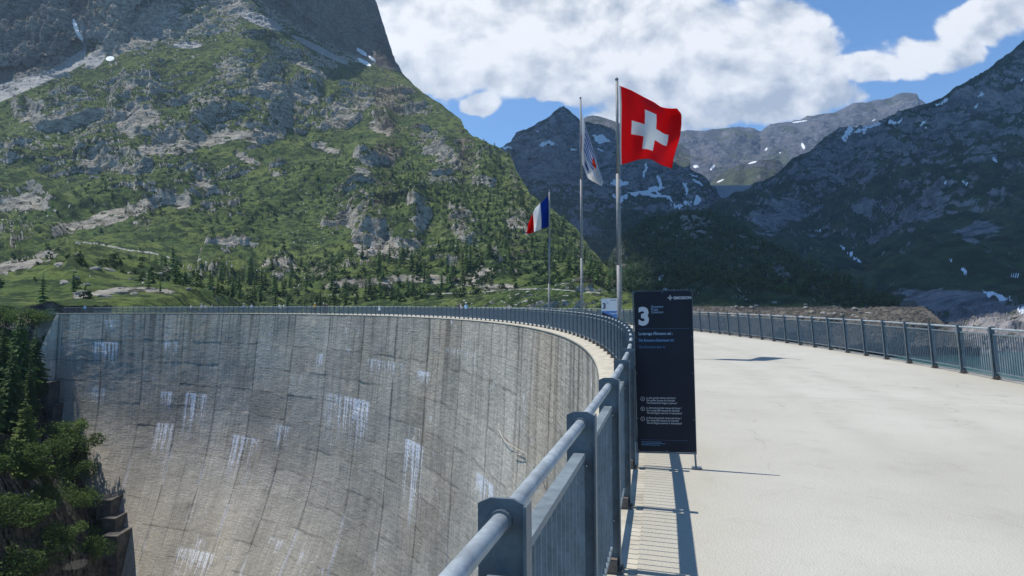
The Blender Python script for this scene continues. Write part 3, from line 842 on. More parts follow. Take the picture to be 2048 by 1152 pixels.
def rock_m2(P, n, px, py):
    m = 0.65 * S((0.72 - n[..., 2]) / 0.2) + 0.42 * fbm(strata(P, -25), 26, 4, 0.55, 35)
    m = np.maximum(m, 0.8 * blobs(px, py, [(1560, 540, 45, 18, -30), (1510, 495, 18, 10, 0), (1650, 545, 40, 10, -20), (1340, 590, 30, 24, 60), (1620, 575, 30, 9, -10), (1400, 450, 40, 10, 0)], 0.8))
    shore = S((py - interp(px, [(1150, 606), (1400, 610), (1500, 611), (1600, 613), (1700, 607), (1760, 600), (1850, 590), (2048, 570)])) / 4)
    m = np.maximum(m, shore * (0.5 + 0.5 * fbm(P, 6, 3, 0.5, 36)))
    sn = blobs(px, py, [(1322, 556, 7, 10, -30), (1330, 575, 6, 8, 0)], 0.4)
    return {'rock': np.clip(m, 0, 1.3), 'snow': sn, 'scree': shore * 0.85}
knoll, lk2 = mountain('wooded_hill', WOODY, 1130, 1960, 560, 330, R_M2, 700, d_m2, disp_m2, rock_m2, 14, 12)

# --- dark mountain on the right
R_M5 = [(1330, 470), (1400, 430), (1440, 404), (1480, 394), (1530, 364), (1570, 332), (1600, 314), (1640, 290), (1680, 263), (1720, 256), (1760, 246), (1800, 235), (1850, 211), (1875, 202), (1900, 188),
        (1950, 158), (2000, 124), (2048, 86), (2150, 20), (2400, -120)]
def d_m5(px, py, rz):
    base = np.interp(rz, [-.10, -.075, -.05, -.02, 0, .03, .08, .14, .22, .30, .36, .45], [255, 280, 310, 350, 430, 620, 900, 1150, 1500, 1800, 2000, 2250])
    far = np.interp(rz, [-.08, 0, .05, .10, .15, .20, .26, .36], [500, 760, 1100, 1500, 1900, 2150, 2300, 2500])
    w = S((px - 1600) / 330)
    return base * w + far * (1 - w) + 60 * fbm(np.stack([px / 160, py / 120, 0 * px], -1), 1.0, 3, 0.5, 4) * S((rz - .01) / .08)
def disp_m5(P, px, py, v):
    q = strata(P, -40, 0.5)
    f = np.clip(P[..., 1] / 1200, 0.12, 1.6)
    D = f * (46 * fbm(P, 260, 3, 0.5, 41) + 34 * (ridged(q, 190, 6, 0.55, 42) - 0.4) + 4.5 * fbm(P, 34, 4, 0.55, 43) + 14 * (ridged(np.stack([P[..., 0] + .5 * P[..., 2], P[..., 1], P[..., 2] * .35], -1), 90, 4, .5, 63) - .4))
    rocky = S((520 - P[..., 1]) / 120)
    return D + rocky * (7 * (ridged(P, 26, 5, 0.55, 44) - 0.4) + 2.0 * np.abs(fbm(P, 6, 3, 0.6, 45)))
SN5 = [(1885, 203, 20, 6, 30), (1955, 212, 12, 4, 20), (1990, 316, 13, 8, -10), (1700, 262, 16, 10, 30), (1745, 250, 30, 5, 12), (1790, 244, 22, 4, 18), (1690, 275, 7, 9, 0), (1725, 262, 16, 5, 10), (1887, 363, 8, 2, 0), (1930, 364, 12, 2, -5),
       (1990, 590, 42, 6, -18), (2046, 620, 8, 12, -20), (1928, 545, 12, 5, -30), (2035, 550, 8, 4, 0), (1962, 190, 10, 3, 30), (2044, 160, 10, 4, 20), (1845, 245, 8, 3, 30), (1855, 255, 6, 2, 40),
       (1684, 495, 4, 9, 30), (1700, 508, 14, 2.2, -22), (1718, 520, 16, 2.2, -25), (1640, 462, 8, 2, -20), (1900, 520, 6, 2, -20), (1782, 545, 10, 2, -25)]
def rock_m5(P, n, px, py):
    m = 0.80 * S((0.70 - n[..., 2]) / 0.24) + 0.32 * fbm(strata(P, -40, 0.5), 150, 6, 0.6, 46) - 0.04
    m = np.maximum(m, 0.75 * blobs(px, py, [(1560, 430, 130, 60, 25), (1750, 280, 80, 25, 15), (1960, 460, 90, 40, 0), (1840, 430, 70, 30, 0), (1900, 600, 200, 40, -6)], 0.9) + 0.25 * fbm(P, 60, 4, 0.5, 47))
    shore = S((py - interp(px, [(1600, 613), (1700, 608), (1760, 604), (1850, 596), (1950, 600), (2048, 600), (2400, 600)])) / 14)
    m = np.maximum(m, shore * (0.7 + 0.4 * fbm(P, 9, 3, 0.5, 48)))
    return {'rock': np.clip(m, 0, 1.3), 'snow': blobs(px, py, SN5, 0.5), 'scree': shore * (0.30 + 0.5 * fbm(P, 14, 3, 0.5, 49))}
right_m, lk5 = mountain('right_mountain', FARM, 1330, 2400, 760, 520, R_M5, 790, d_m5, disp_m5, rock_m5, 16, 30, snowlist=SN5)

# --- pointed peak in the middle distance with its lower slopes
R_M3 = [(880, 330), (960, 305), (985, 297), (1003, 292), (1020, 284), (1032, 266), (1052, 257), (1075, 247), (1098, 236), (1108, 227), (1118, 217), (1127, 214), (1136, 222), (1146, 230), (1154, 238), (1163, 246), (1200, 257),
        (1236, 268), (1270, 288), (1310, 302), (1345, 318), (1368, 332), (1402, 345), (1420, 360), (1428, 378), (1440, 402), (1475, 432), (1520, 470)]
def d_m3(px, py, rz):
    return np.interp(rz, [-.02, .02, .06, .10, .14, .19, .24, .30], [850, 1000, 1300, 1700, 2100, 2450, 2650, 2850]) + 90 * fbm(np.stack([px / 110, py / 90, 0 * px], -1), 1.0, 3, 0.5, 5)
def disp_m3(P, px, py, v):
    q = strata(P, 35, 0.5)
    return (60 * fbm(P, 330, 3, 0.5, 51) + 38 * (ridged(q, 150, 5, 0.55, 52) - 0.4) + 12 * fbm(P, 36, 4, 0.6, 53)) * np.clip(P[..., 1] / 2400, 0.3, 1)
SN3 = [(1092, 287, 30, 7, 0), (1080, 262, 9, 3, 20), (1205, 278, 28, 9, -15), (1200, 300, 10, 4, -20), (1150, 300, 8, 3, 20), (1240, 366, 26, 9, 0), (1300, 380, 46, 6, 12), (1318, 365, 7, 22, 12), (1290, 388, 50, 4, -8), (1330, 392, 30, 4, -25),
       (1386, 352, 10, 4, -20), (1372, 375, 5, 18, 10), (1395, 366, 18, 4, -15), (1378, 405, 10, 8, 0), (1395, 400, 12, 10, 0), (1350, 412, 24, 5, -8), (1104, 430, 8, 14, 20), (1118, 468, 16, 5, -25), (1108, 484, 3, 5, 0), (1248, 398, 6, 14, -30), (1260, 484, 16, 3, 0),
       (1012, 296, 14, 4, -10), (1410, 335, 6, 3, 0), (1392, 333, 8, 4, 0), (1232, 392, 4, 10, 0), (1290, 340, 6, 20, 0)]
def rock_m3(P, n, px, py):
    m = 0.75 * S((0.72 - n[..., 2]) / 0.25) + 0.30 * fbm(strata(P, 35, .5), 120, 5, 0.55, 54) + 0.28 * S((470 - py) / 120)
    return {'rock': np.clip(m, 0, 1.3), 'snow': blobs(px, py, SN3, 0.5), 'scree': 0.55 * blobs(px, py, [(1170, 450, 80, 40, -30), (1280, 540, 25, 60, 20)], 0.8) + 0.2 * fbm(P, 60, 3, 0.5, 55)}
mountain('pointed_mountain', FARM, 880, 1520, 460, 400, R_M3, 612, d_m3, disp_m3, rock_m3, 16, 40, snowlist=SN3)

# --- further summit behind it, the long back ridge and the low knoll before it
def far_mountain(name, ridge, foot, dr, df, rough, seed, nc, nr, rb, snow=(), turf=()):
    x0, x1 = ridge[0][0], ridge[-1][0]
    def dfun(px, py, rz):
        yr = interp(px, ridge); v = (foot - py) / (foot - yr)
        return df + (dr - df) * v + 0.03 * dr * fbm(np.stack([px / 90, py / 90, 0 * px], -1), 1.0, 3, 0.5, seed)
    def disp(P, px, py, v):
        vert = np.stack([P[..., 0] + 0.35 * P[..., 2], P[..., 1] * 0.5, P[..., 2] * 0.32], -1)
        return rough * (60 * (ridged(vert, 210, 5, 0.55, seed + 1) - 0.4) + 22 * fbm(P, 90, 4, 0.6, seed + 2))
    def rockf(P, n, px, py):
        m = rb + 0.35 * fbm(P, 220, 4, 0.55, seed + 3) + 0.4 * S((0.7 - n[..., 2]) / .2) - 0.8 * blobs(px, py, list(turf), 0.8)
        return {'rock': np.clip(m, 0, 1.2), 'snow': blobs(px, py, list(snow), 0.5), 'scree': 0.30 + 0.4 * fbm(P, 160, 3, 0.5, seed + 4)}
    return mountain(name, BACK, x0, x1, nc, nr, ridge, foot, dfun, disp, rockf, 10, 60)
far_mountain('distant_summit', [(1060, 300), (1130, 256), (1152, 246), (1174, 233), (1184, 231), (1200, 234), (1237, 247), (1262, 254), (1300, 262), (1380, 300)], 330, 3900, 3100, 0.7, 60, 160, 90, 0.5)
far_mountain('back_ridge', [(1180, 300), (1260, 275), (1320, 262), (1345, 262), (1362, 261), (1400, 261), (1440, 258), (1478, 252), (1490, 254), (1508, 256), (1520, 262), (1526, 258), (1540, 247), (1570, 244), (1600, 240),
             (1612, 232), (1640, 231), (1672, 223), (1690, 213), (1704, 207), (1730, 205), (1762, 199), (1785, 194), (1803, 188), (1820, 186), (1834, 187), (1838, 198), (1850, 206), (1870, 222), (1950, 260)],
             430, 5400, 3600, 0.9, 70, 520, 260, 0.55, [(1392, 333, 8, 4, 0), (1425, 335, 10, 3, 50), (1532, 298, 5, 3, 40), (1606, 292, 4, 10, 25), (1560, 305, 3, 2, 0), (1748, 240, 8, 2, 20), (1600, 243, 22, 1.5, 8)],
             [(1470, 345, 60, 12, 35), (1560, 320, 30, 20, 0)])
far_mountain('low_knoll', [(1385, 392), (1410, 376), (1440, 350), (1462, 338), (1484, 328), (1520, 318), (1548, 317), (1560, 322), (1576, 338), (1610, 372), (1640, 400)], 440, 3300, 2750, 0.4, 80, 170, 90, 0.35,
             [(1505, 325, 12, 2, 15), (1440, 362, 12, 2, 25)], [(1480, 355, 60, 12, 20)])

# far dam across the side valley
fd = tag(empty('dam', tuple(at(1472, 400, 2580))), 'small pale grey dam far off between the mountains', 'dam')
def fdam(d0_, depth):
    xs = np.linspace(1404, 1534, 40)
    bow = 34 * (1 - ((xs - 1469) / 65) ** 2)
    top = at(xs, 372 + 0 * xs, d0_ - bow * 0.6 + 20)
    mid = at(xs, 372 + 0 * xs, d0_ - bow * 0.6 + 32)
    bot = top.copy(); bot[:, 2] -= 95; bot[:, 1] -= 14
    return np.stack([bot, top, mid, mid - np.array([0, 0, 95.])], 0)
o = link('dam_wall', grid_mesh('dam_wall', fdam(2580, 10) - np.array(fd.location), smooth=False), fd, simple('far_concrete', (0.33, 0.33, 0.33), 0.9, 0, 0.2, 0.05))
xs = np.linspace(1404, 1534, 40)
bow = 34 * (1 - ((xs - 1469) / 65) ** 2)
mb = MB(); c = at(xs, 371.4 + 0 * xs, 2580 - bow * 0.6 + 26); mb.tube([tuple(p - np.array(fd.location)) for p in c], 1.6, 6)
link('parapet', mb.mesh('parapet'), fd, simple('far_parapet', (0.42, 0.42, 0.41), 0.9))

# --- the bank of the gorge below the left end of the dam
def bank():
    NY, NX = 420, 330
    py = np.linspace(612, 1300, NY)[:, None]
    q = np.linspace(0, 1, NX)[None, :]
    pc = interp(py, CONT) + 10
    px = -260 + (pc + 260) * q
    px, py = np.broadcast_arrays(px, py)
    dface = np.array([face_d(float(x), float(y))[1] for x, y in zip(interp(py[:, 0], CONT) + 6, py[:, 0])])
    k_ = np.ones(25) / 25
    dface = np.convolve(np.pad(dface, 12, mode='edge'), k_, 'valid')[:, None] + 3.0
    dl = 78 - 0.018 * (py - 612)
    d = dface - (dface - dl) * (1 - q ** 1.5) * S((py - 604) / 250)
    # the ground lies back under the trees and drops as a wall below them
    d = d - 6 * S((py - 900) / 60) * S((0.9 - q) * 4) * q
    rx, rz = ray(px, py)
    P = np.stack([rx * d, d, CAMZ + rz * d], -1)
    D = 2.4 * fbm(P, 16, 3, 0.5, 90) + 3.4 * (ridged(P * np.array([1, 1, .6]), 8, 5, 0.6, 91) - 0.4) + 1.1 * (ridged(P, 2.6, 5, 0.6, 92) - .4)
    edge = S((1 - q) * 9)
    P = P + np.array([0.35, -0.85, 0.35]) * (D * (0.2 + 0.8 * edge) * (0.25 + 0.75 * S((py - 740) / 160)) * S((py - 611) / 50))[..., None]
    top = P[:1].copy()
    top[..., 2] += 0 * top[..., 2]
    P[:40, :, 2] += (1.3 * fbm(P[:40], 9, 3, .55, 95)) * np.linspace(1, 0, 40)[:, None] * S((1 - q[:, :]) * 12)[0][None]
    top = P[:1].copy()
    extra = []
    for j in range(1, 30):
        e = top.copy(); e[..., 1] += j * 3.4; e[..., 2] += -0.012 * j + 0.35 * fbm(e, 12, 3, 0.5, 93) * min(1, j / 4)
        e[..., 0] += e[..., 0] * 0.012 * j
        extra.append(e[0])
    P = np.concatenate([np.array(extra[::-1]), P], 0)
    pya = np.concatenate([np.full((29, NX), 610.), py], 0); pxa = np.concatenate([np.repeat(px[:1], 29, 0), px], 0)
    n = grid_normals(P)
    m = 0.9 * S((0.62 - n[..., 2]) / .25) + 0.25 * fbm(P, 7, 4, 0.55, 94) + 0.35 * S((pya - 880) / 40)
    light = blobs(pxa, pya, [(95, 655, 55, 40, 50), (40, 640, 70, 30, 0), (180, 960, 22, 26, -40), (155, 1130, 42, 14, 15), (140, 915, 14, 10, 0), (70, 990, 26, 8, 0), (40, 900, 40, 10, 0), (185, 605, 90, 9, 0)], 0.7)
    m = np.maximum(m, light)
    o = link('gorge_bank', grid_mesh('gorge_bank', P, {'rock': np.clip(m, 0, 1.3), 'snow': 0 * m, 'scree': light * 0.9}, flip=True), None, BANKM)
    o['kind'] = 'structure'
    def lookup(x, y):
        iy = int(np.clip(round((y - 612) / (1300 - 612) * (NY - 1)), 0, NY - 1))
        ix = int(np.clip(np.searchsorted(px[iy], x), 0, NX - 1))
        return P[iy + 29, ix]
    return lookup
lkb = bank()

# ------------------------------------------------------------------ trees
def conifer(seed, tiers, nb, H=1.0, W=0.17, full=True, clumps=1, droop=0.35):
    """unit-high conifer; returns trunk MB and crown triangles"""
    r = random.Random(seed)
    V_, T_i = [], []
    for i in range(tiers):
        f = (i + r.random() * 0.6) / tiers
        z = 0.10 + 0.90 * f
        rad_ = W * (1 - f) ** 0.85 * (0.75 + 0.45 * r.random()) + 0.006
        if f < 0.08: rad_ *= 0.6 + 4 * f
        for b in range(nb if f < .85 else max(3, nb // 2)):
            if r.random() < 0.12: continue
            a = 2 * PI * (b + r.random() * 0.9) / nb + i * 1.7
            L = rad_ * (0.6 + 0.55 * r.random())
            ca, sa = math.cos(a), math.sin(a)
            for c_ in range(clumps):
                s0 = c_ / clumps; s1 = (c_ + 1.35) / clumps
                def pt(s, side, dz=0.0):
                    rr_ = L * s
                    zz = z - droop * L * s * s + dz + 0.10 * L * max(0, s - 0.8) * 3
                    return (rr_ * ca - side * sa, rr_ * sa + side * ca, zz)
                w_ = (0.30 if clumps == 1 else 0.20) * L * (1 - 0.55 * s0) * (0.7 + 0.6 * r.random()) + 0.002
                o_ = len(V_)
                hh = w_ * 0.5
                V_.extend([pt(s0, 0, hh), pt((s0 + s1) / 2, w_, -hh), pt(s1, 0, -hh * 0.4), pt((s0 + s1) / 2, -w_, -hh * r.random())])
                T_i.extend([(o_, o_ + 1, o_ + 2), (o_, o_ + 2, o_ + 3)])
                if clumps > 1:
                    o_ = len(V_)
                    V_.extend([pt(s0, 0, hh), pt((s0 + s1) / 2, 0, -hh * 2.2), pt(s1, 0, 0.2 * hh)])
                    T_i.append((o_, o_ + 1, o_ + 2))
    o_ = len(V_)
    V_.extend([(0.004, 0, 0.93), (-0.003, 0.004, 0.93), (-0.003, -0.004, 0.93), (0, 0, 1.02)])
    T_i.extend([(o_, o_ + 1, o_ + 3), (o_ + 1, o_ + 2, o_ + 3), (o_ + 2, o_, o_ + 3)])
    mb = MB(); mb.tube([(0, 0, -0.03), (0.004, 0, 0.3), (0, 0.003, 0.65), (0, 0, 0.97)], [0.017, 0.013, 0.008, 0.002], 7)
    return mb, V_, T_i
def crown_mesh(name, V_, T_i, mat):
    me = mesh_arrays(name, V_, T_i, False, None, 3); me.materials.append(mat); return me
far_meshes = []
for i in range(6):
    mb, V_, T_i = conifer(100 + i, 15, 9, W=[.17, .20, .15, .19, .22, .16][i])
    nf = len(V_)
    mb2 = MB(); mb2.v = list(V_); mb2.f = list(T_i); mb2.m = [0] * len(T_i)
    mb2.add(mb.v, mb.f, 1)
    me = mb2.mesh('pine_tree'); me.materials.append(LARCH if i in (2, 4) else SPRUCE); me.materials.append(BARK)
    far_meshes.append(me)
def far_tree(p, h, i, label, group):
    o = link('pine_tree', far_meshes[i % 6])
    o.location = (p[0], p[1], p[2] - 0.02 * h); o.scale = (h * random.uniform(.85, 1.25), h * random.uniform(.85, 1.25), h)
    o.rotation_euler = (random.uniform(-.04, .04), random.uniform(-.04, .04), random.uniform(0, 6.28))
    return tag(o, label, 'tree', group)
DENS = [(830, 400, 110, 70, 0, 1.0), (960, 420, 80, 90, 0, 1.0), (1040, 480, 60, 100, 0, 1.3), (1110, 520, 60, 70, 0, 1.8), (1190, 575, 60, 35, 0, 2.0), (980, 330, 50, 50, 0, 1.0), (700, 560, 260, 40, 0, 1.3), (380, 570, 160, 26, 0, .9),
        (520, 590, 140, 20, 0, 1.2), (640, 350, 60, 30, 0, .5), (215, 310, 70, 40, 0, .35), (440, 250, 50, 20, 0, .4), (200, 420, 90, 26, 0, .35), (780, 340, 60, 30, 0, .7), (900, 560, 160, 40, 0, 1.4), (500, 430, 120, 40, 0, .25), (560, 200, 150, 60, 0, .12)]
rt = random.Random(3)
n1 = 0
while n1 < 212:
    x, y = rt.uniform(-10, 1255), rt.uniform(150, 606)
    dn = sum(a * max(0, 1 - ((x - cx) / rx) ** 2 - ((y - cy) / ry) ** 2) for cx, cy, rx, ry, _, a in DENS)
    if rt.random() > dn * 0.8: continue
    p, vv, nrm, rk = lk1(x, y)
    if vv > 0.985 or vv < 0.03 or (rk > 0.95 and rt.random() < .6): continue
    if y > 590 and x < 640: continue
    h = rt.uniform(8.5, 15.5) * (0.75 if y < 330 else 1.15 if y > 540 else 1)
    far_tree(p, h, rt.randrange(6), 'conifer among many scattered over the sunny grassy hillside beyond the dam', 'conifers scattered over the sunny hillside')
    n1 += 1
for x, y, h, i in [(85, 612, 10.0, 0), (246, 566, 9, 1), (236, 570, 7, 3), (192, 575, 5, 2), (395, 604, 9.5, 4), (465, 606, 9, 1), (480, 605, 8, 3)]:
    p = lk1(x, y)[0]
    far_tree(p, h, i, 'conifer among many scattered over the sunny grassy hillside beyond the dam', 'conifers scattered over the sunny hillside')
n2 = 0
while n2 < 62:
    x = rt.uniform(1225, 1760)
    y = rt.uniform(415, 606)
    p, vv, nrm, rk = lk2(x, y)
    if vv > 0.99 or vv < 0.3: continue
    if rt.random() > (1.0 if vv > 0.9 else 0.45): continue
    far_tree(p, rt.uniform(8, 13.5), rt.choice([0, 1, 3, 5]), 'dark conifer among many on the shaded wooded hill', 'conifers on the shaded wooded hill')
    n2 += 1

# the many more, smaller ones behind and between: one mass
def mass(name, lk, n, box, dfun, seed, h0, h1):
    r = random.Random(seed); V_, F_, M_ = [], [], []
    src = []
    for me in far_meshes:
        v = np.empty(len(me.vertices) * 3, np.float32); me.vertices.foreach_get('co', v)
        src.append((v.reshape(-1, 3), [tuple(p.vertices) for p in me.polygons if p.material_index == 0]))
    c = o_ = 0
    while c < n:
        x, y = r.uniform(box[0], box[1]), r.uniform(box[2], box[3])
        if r.random() > dfun(x, y): continue
        p, vv, nrm, rk = lk(x, y)
        if vv > 0.985 or vv < 0.03: continue
        c += 1
        h = r.uniform(h0, h1); a = r.uniform(0, 6.28); w = h * r.uniform(.85, 1.3)
        v, fs = src[r.randrange(6)]
        q = np.stack([(v[:, 0] * math.cos(a) - v[:, 1] * math.sin(a)) * w, (v[:, 0] * math.sin(a) + v[:, 1] * math.cos(a)) * w, v[:, 2] * h], 1) + p
        V_.append(q); F_ += [tuple(i + o_ for i in f) for f in fs]; o_ += len(v)
    me = mesh_arrays(name, np.concatenate(V_), F_, False, None, 3); me.materials.append(SPRUCE)
    return tag(link(name, me), kind='stuff')
def dmass(x, y): return (0.8 if y < 540 else 0.25) * sum(a * max(0, 1 - ((x - cx) / rx) ** 2 - ((y - cy) / ry) ** 2) for cx, cy, rx, ry, _, a in DENS)
mass('hillside_wood', lk1, 260, (-10, 1255, 150, 604), dmass, 31, 4.5, 9.0)
mass('hill_wood', lk2, 330, (1215, 1780, 418, 606), lambda x, y: 0.5, 32, 4.0, 8.5)

# low shrubs: nobody could count them
def shrubs(name, lk, n, box, dfun, seed, hmin, hmax):
    r = random.Random(seed)
    V_, T_i = [], []
    c = 0
    while c < n:
        x, y = r.uniform(box[0], box[1]), r.uniform(box[2], box[3])
        if r.random() > dfun(x, y): continue
        p, vv, nrm, rk = lk(x, y)
        if vv > 0.97 or vv < 0.02: continue
        c += 1
        h = r.uniform(hmin, hmax); w = h * r.uniform(.8, 1.6)
        for _ in range(26):
            a, b_ = r.uniform(0, 6.28), r.random()
            rr_ = w * 0.55 * math.sqrt(r.random()) * (1 - 0.5 * b_)
            cpt = np.array([p[0] + rr_ * math.cos(a), p[1] + rr_ * math.sin(a), p[2] + h * b_ * 0.9])
            s_ = h * r.uniform(.16, .34)
            o_ = len(V_)
            e1 = np.array([r.gauss(0, 1), r.gauss(0, 1), r.gauss(0, .6)]); e2 = np.array([r.gauss(0, 1), r.gauss(0, 1), r.gauss(0, .6)])
            e1 *= s_ / np.linalg.norm(e1); e2 *= s_ / np.linalg.norm(e2)
            V_.extend([cpt - e1, cpt + e2, cpt + e1, cpt - e2]); T_i.append((o_, o_ + 1, o_ + 2, o_ + 3))
    me = mesh_arrays(name, V_, T_i, False); me.materials.append(SHRUB)
    return tag(link(name, me), kind='stuff')
def sd1(x, y):
    return min(1, .15 + sum(a * max(0, 1 - ((x - cx) / (rx * 1.3)) ** 2 - ((y - cy) / (ry * 1.5)) ** 2) for cx, cy, rx, ry, _, a in DENS))
shrubs('low_shrubs', lk1, 2600, (-20, 1270, 180, 606), sd1, 21, 1.2, 3.6)
shrubs('hill_shrubs', lk2, 1700, (1215, 1800, 425, 607), lambda x, y: 0.35 + 0.65 * (y > 560), 22, 1.5, 4.5)

# near trees on the bank
near = []
for i, (kind_, W_) in enumerate((('spruce', .19), ('spruce', .165), ('larch', .23))):
    mb, V_, T_i = conifer(200 + i, 40, 13, W=W_, clumps=6, droop=(.32 if kind_ == 'spruce' else .12))
    tm = mb.mesh('trunk', True); tm.materials.append(BARK)
    near.append((tm, crown_mesh('crown', V_, T_i, SPRUCE if kind_ == 'spruce' else LARCH)))
def near_tree(name, p, h, i, label, cat='tree', group=None, wide=1.0):
    r = empty(name, tuple(p), random.uniform(0, 6.28)); r.scale = (h * wide, h * wide, h)
    link('trunk', near[i][0], r); link('crown', near[i][1], r)
    return tag(r, label, cat, group)
G_ = 'trees on the bank left of the dam'
for x, y, hp, i, wd, lab in [
    (42, 790, 175, 0, 1.0, 'tallest dark spruce in the clump left of the dam end'),
    (8, 800, 160, 1, 1.1, 'dark spruce at the left picture edge beside the tallest spruce'),
    (72, 800, 150, 1, 1.15, 'dark spruce nearest the pale rocks at the left end of the dam'),
    (25, 870, 175, 0, 1.1, 'dark spruce lower on the bank in front of the tallest spruce'),
    (-18, 880, 190, 1, 1.1, 'dark spruce cut by the left picture edge, lower on the bank'),
    (60, 860, 130, 1, 1.2, 'short dark spruce beside the uppermost dark foundation block'),
    (52, 970, 185, 2, 1.05, 'yellowish green larch standing below the spruces on the bank')]:
    p = lkb(x, y)
    near_tree('larch_tree' if i == 2 else 'spruce_tree', p - np.array([0, 0, .3]), hp * p[1] / F, i, lab, 'tree', G_, wd)
def bush_mesh(seed, n=2800):
    r = random.Random(seed)
    V_, T_i = [], []
    cen = [(r.gauss(0, .3), r.gauss(0, .3), r.uniform(.25, .75), r.uniform(.2, .36)) for _ in range(11)]
    for _ in range(n):
        cx, cy, cz, cr = r.choice(cen)
        d_ = np.array([r.gauss(0, 1), r.gauss(0, 1), r.gauss(0, 1)]); d_ /= np.linalg.norm(d_)
        c_ = np.array([cx, cy, cz]) + d_ * cr * r.uniform(.55, 1.05)
        if c_[2] < .02: continue
        e1 = np.array([r.gauss(0, 1) for _ in range(3)]); e2 = np.array([r.gauss(0, 1) for _ in range(3)])
        s_ = r.uniform(.014, .032)
        e1 *= s_ * 1.5 / np.linalg.norm(e1); e2 *= s_ / np.linalg.norm(e2)
        o_ = len(V_); V_.extend([c_ - e1, c_ + e2, c_ + e1, c_ - e2]); T_i.append((o_, o_ + 1, o_ + 2, o_ + 3))
    me = mesh_arrays('foliage', V_, T_i, False); me.materials.append(BUSH)
    mb = MB()
    for cx, cy, cz, cr in cen[:6]:
        mb.tube([(0, 0, -.15), (cx * .5, cy * .5, cz * .5), (cx, cy, cz)], [.02, .013, .004], 5)
    sm = mb.mesh('stem'); sm.materials.append(BARK)
    return me, sm
bushes = [bush_mesh(s_) for s_ in (1, 2, 3)]
for x, y, hp, i, wd, lab in [
    (132, 930, 66, 0, 1.2, 'leafy green bush close to the foot of the dam wall, below the second foundation block'),
    (98, 975, 52, 1, 1.2, 'leafy bush on the edge of the dark cliff, right of the larch'),
    (88, 1025, 62, 2, 1.1, 'bright green bush hanging over the dark cliff face'),
    (150, 968, 52, 2, 1.1, 'green bush beside the pale rock next to the dam wall'),
    (70, 930, 62, 1, 1.3, 'dark bush in the gap behind the larch'),
    (118, 890, 50, 0, 1.3, 'bush just under the foundation block with the mossy top'),
    (25, 1170, 72, 0, 1.5, 'grey green bush in the lower left corner of the cliff'),
    (190, 1125, 52, 2, .9, 'small sapling on the pale rocks by the lowest foundation blocks'),
    (200, 1085, 40, 1, .9, 'small bush growing against the lowest foundation block'),
    (15, 960, 80, 1, 1.2, 'bush at the left picture edge beside the larch'),
    (12, 650, 44, 0, 1.4, 'rounded bush on the grassy top of the bank at the left picture edge'),
    (62, 655, 40, 2, 1.3, 'bush on the grassy top of the bank behind the tallest spruce'),
    (100, 690, 30, 1, 1.3, 'small bush on pale rock touching the upper left edge of the dam wall'),
    (55, 1060, 70, 2, 1.3, 'bush clinging to the middle of the dark cliff below the larch'),
    (110, 1100, 56, 0, 1.2, 'bush low on the dark cliff, left of the small sapling'),
    (158, 1022, 46, 1, 1.1, 'bush beside the stepped foundation blocks, above the sapling'),
    (75, 1160, 60, 1, 1.4, 'bush at the bottom picture edge below the cliff'),
    (-10, 1060, 80, 2, 1.2, 'bush cut by the left picture edge on the cliff')]:
    p = lkb(x, y); h = hp * p[1] / F
    r = empty('bush', tuple(p), random.uniform(0, 6.28)); r.scale = (h * wd, h * wd, h)
    link('foliage', bushes[i][0], r); link('stem', bushes[i][1], r)
    tag(r, lab, 'bush', 'bushes on the cliff below the dam end')

# ------------------------------------------------------------------ boulders on the far shore
BOULD = simple('shore_rock', (0.24, 0.22, 0.19), 0.95, 0, 0.35, 0.6, 0.1, 0.5)
def boulder_mesh(seed):
    import bmesh
    bm = bmesh.new(); bmesh.ops.create_icosphere(bm, subdivisions=3, radius=1.0)
    v = np.array([x.co[:] for x in bm.verts])
    s_ = 1 + 0.35 * fbm(v, 1.1, 3, 0.5, seed) 
    v = v * s_[:, None]; v = np.sign(v) * np.abs(v) ** 0.85
    for x, c_ in zip(bm.verts, v): x.co = c_
    me = bpy.data.meshes.new('boulder'); bm.to_mesh(me); bm.free(); me.materials.append(BOULD)
    return me
bms = [boulder_mesh(i) for i in range(4)]
rb_ = random.Random(5)
for _ in range(120):
    x = rb_.uniform(1400, 2046)
    y = rb_.uniform(0, 1) ** 1.5 * 30 + np.interp(x, [1400, 1550, 1750, 2048], [612, 612, 612, 625])
    p = (lk2 if x < 1740 else lk5)(x, y)[0]
    o = link('boulder', bms[rb_.randrange(4)])
    s_ = rb_.uniform(.4, 1.2) ** 1.5 * (1.0 if x < 1740 else 1.5)
    o.location = tuple(p); o.scale = (s_ * rb_.uniform(.9, 1.6), s_, s_ * rb_.uniform(.5, .8)); o.rotation_euler = (rb_.uniform(-.3, .3), rb_.uniform(-.3, .3), rb_.uniform(0, 6))
    tag(o, 'pale boulder among many on the bare shore behind the reservoir railing', 'boulder', 'boulders along the bare shore')

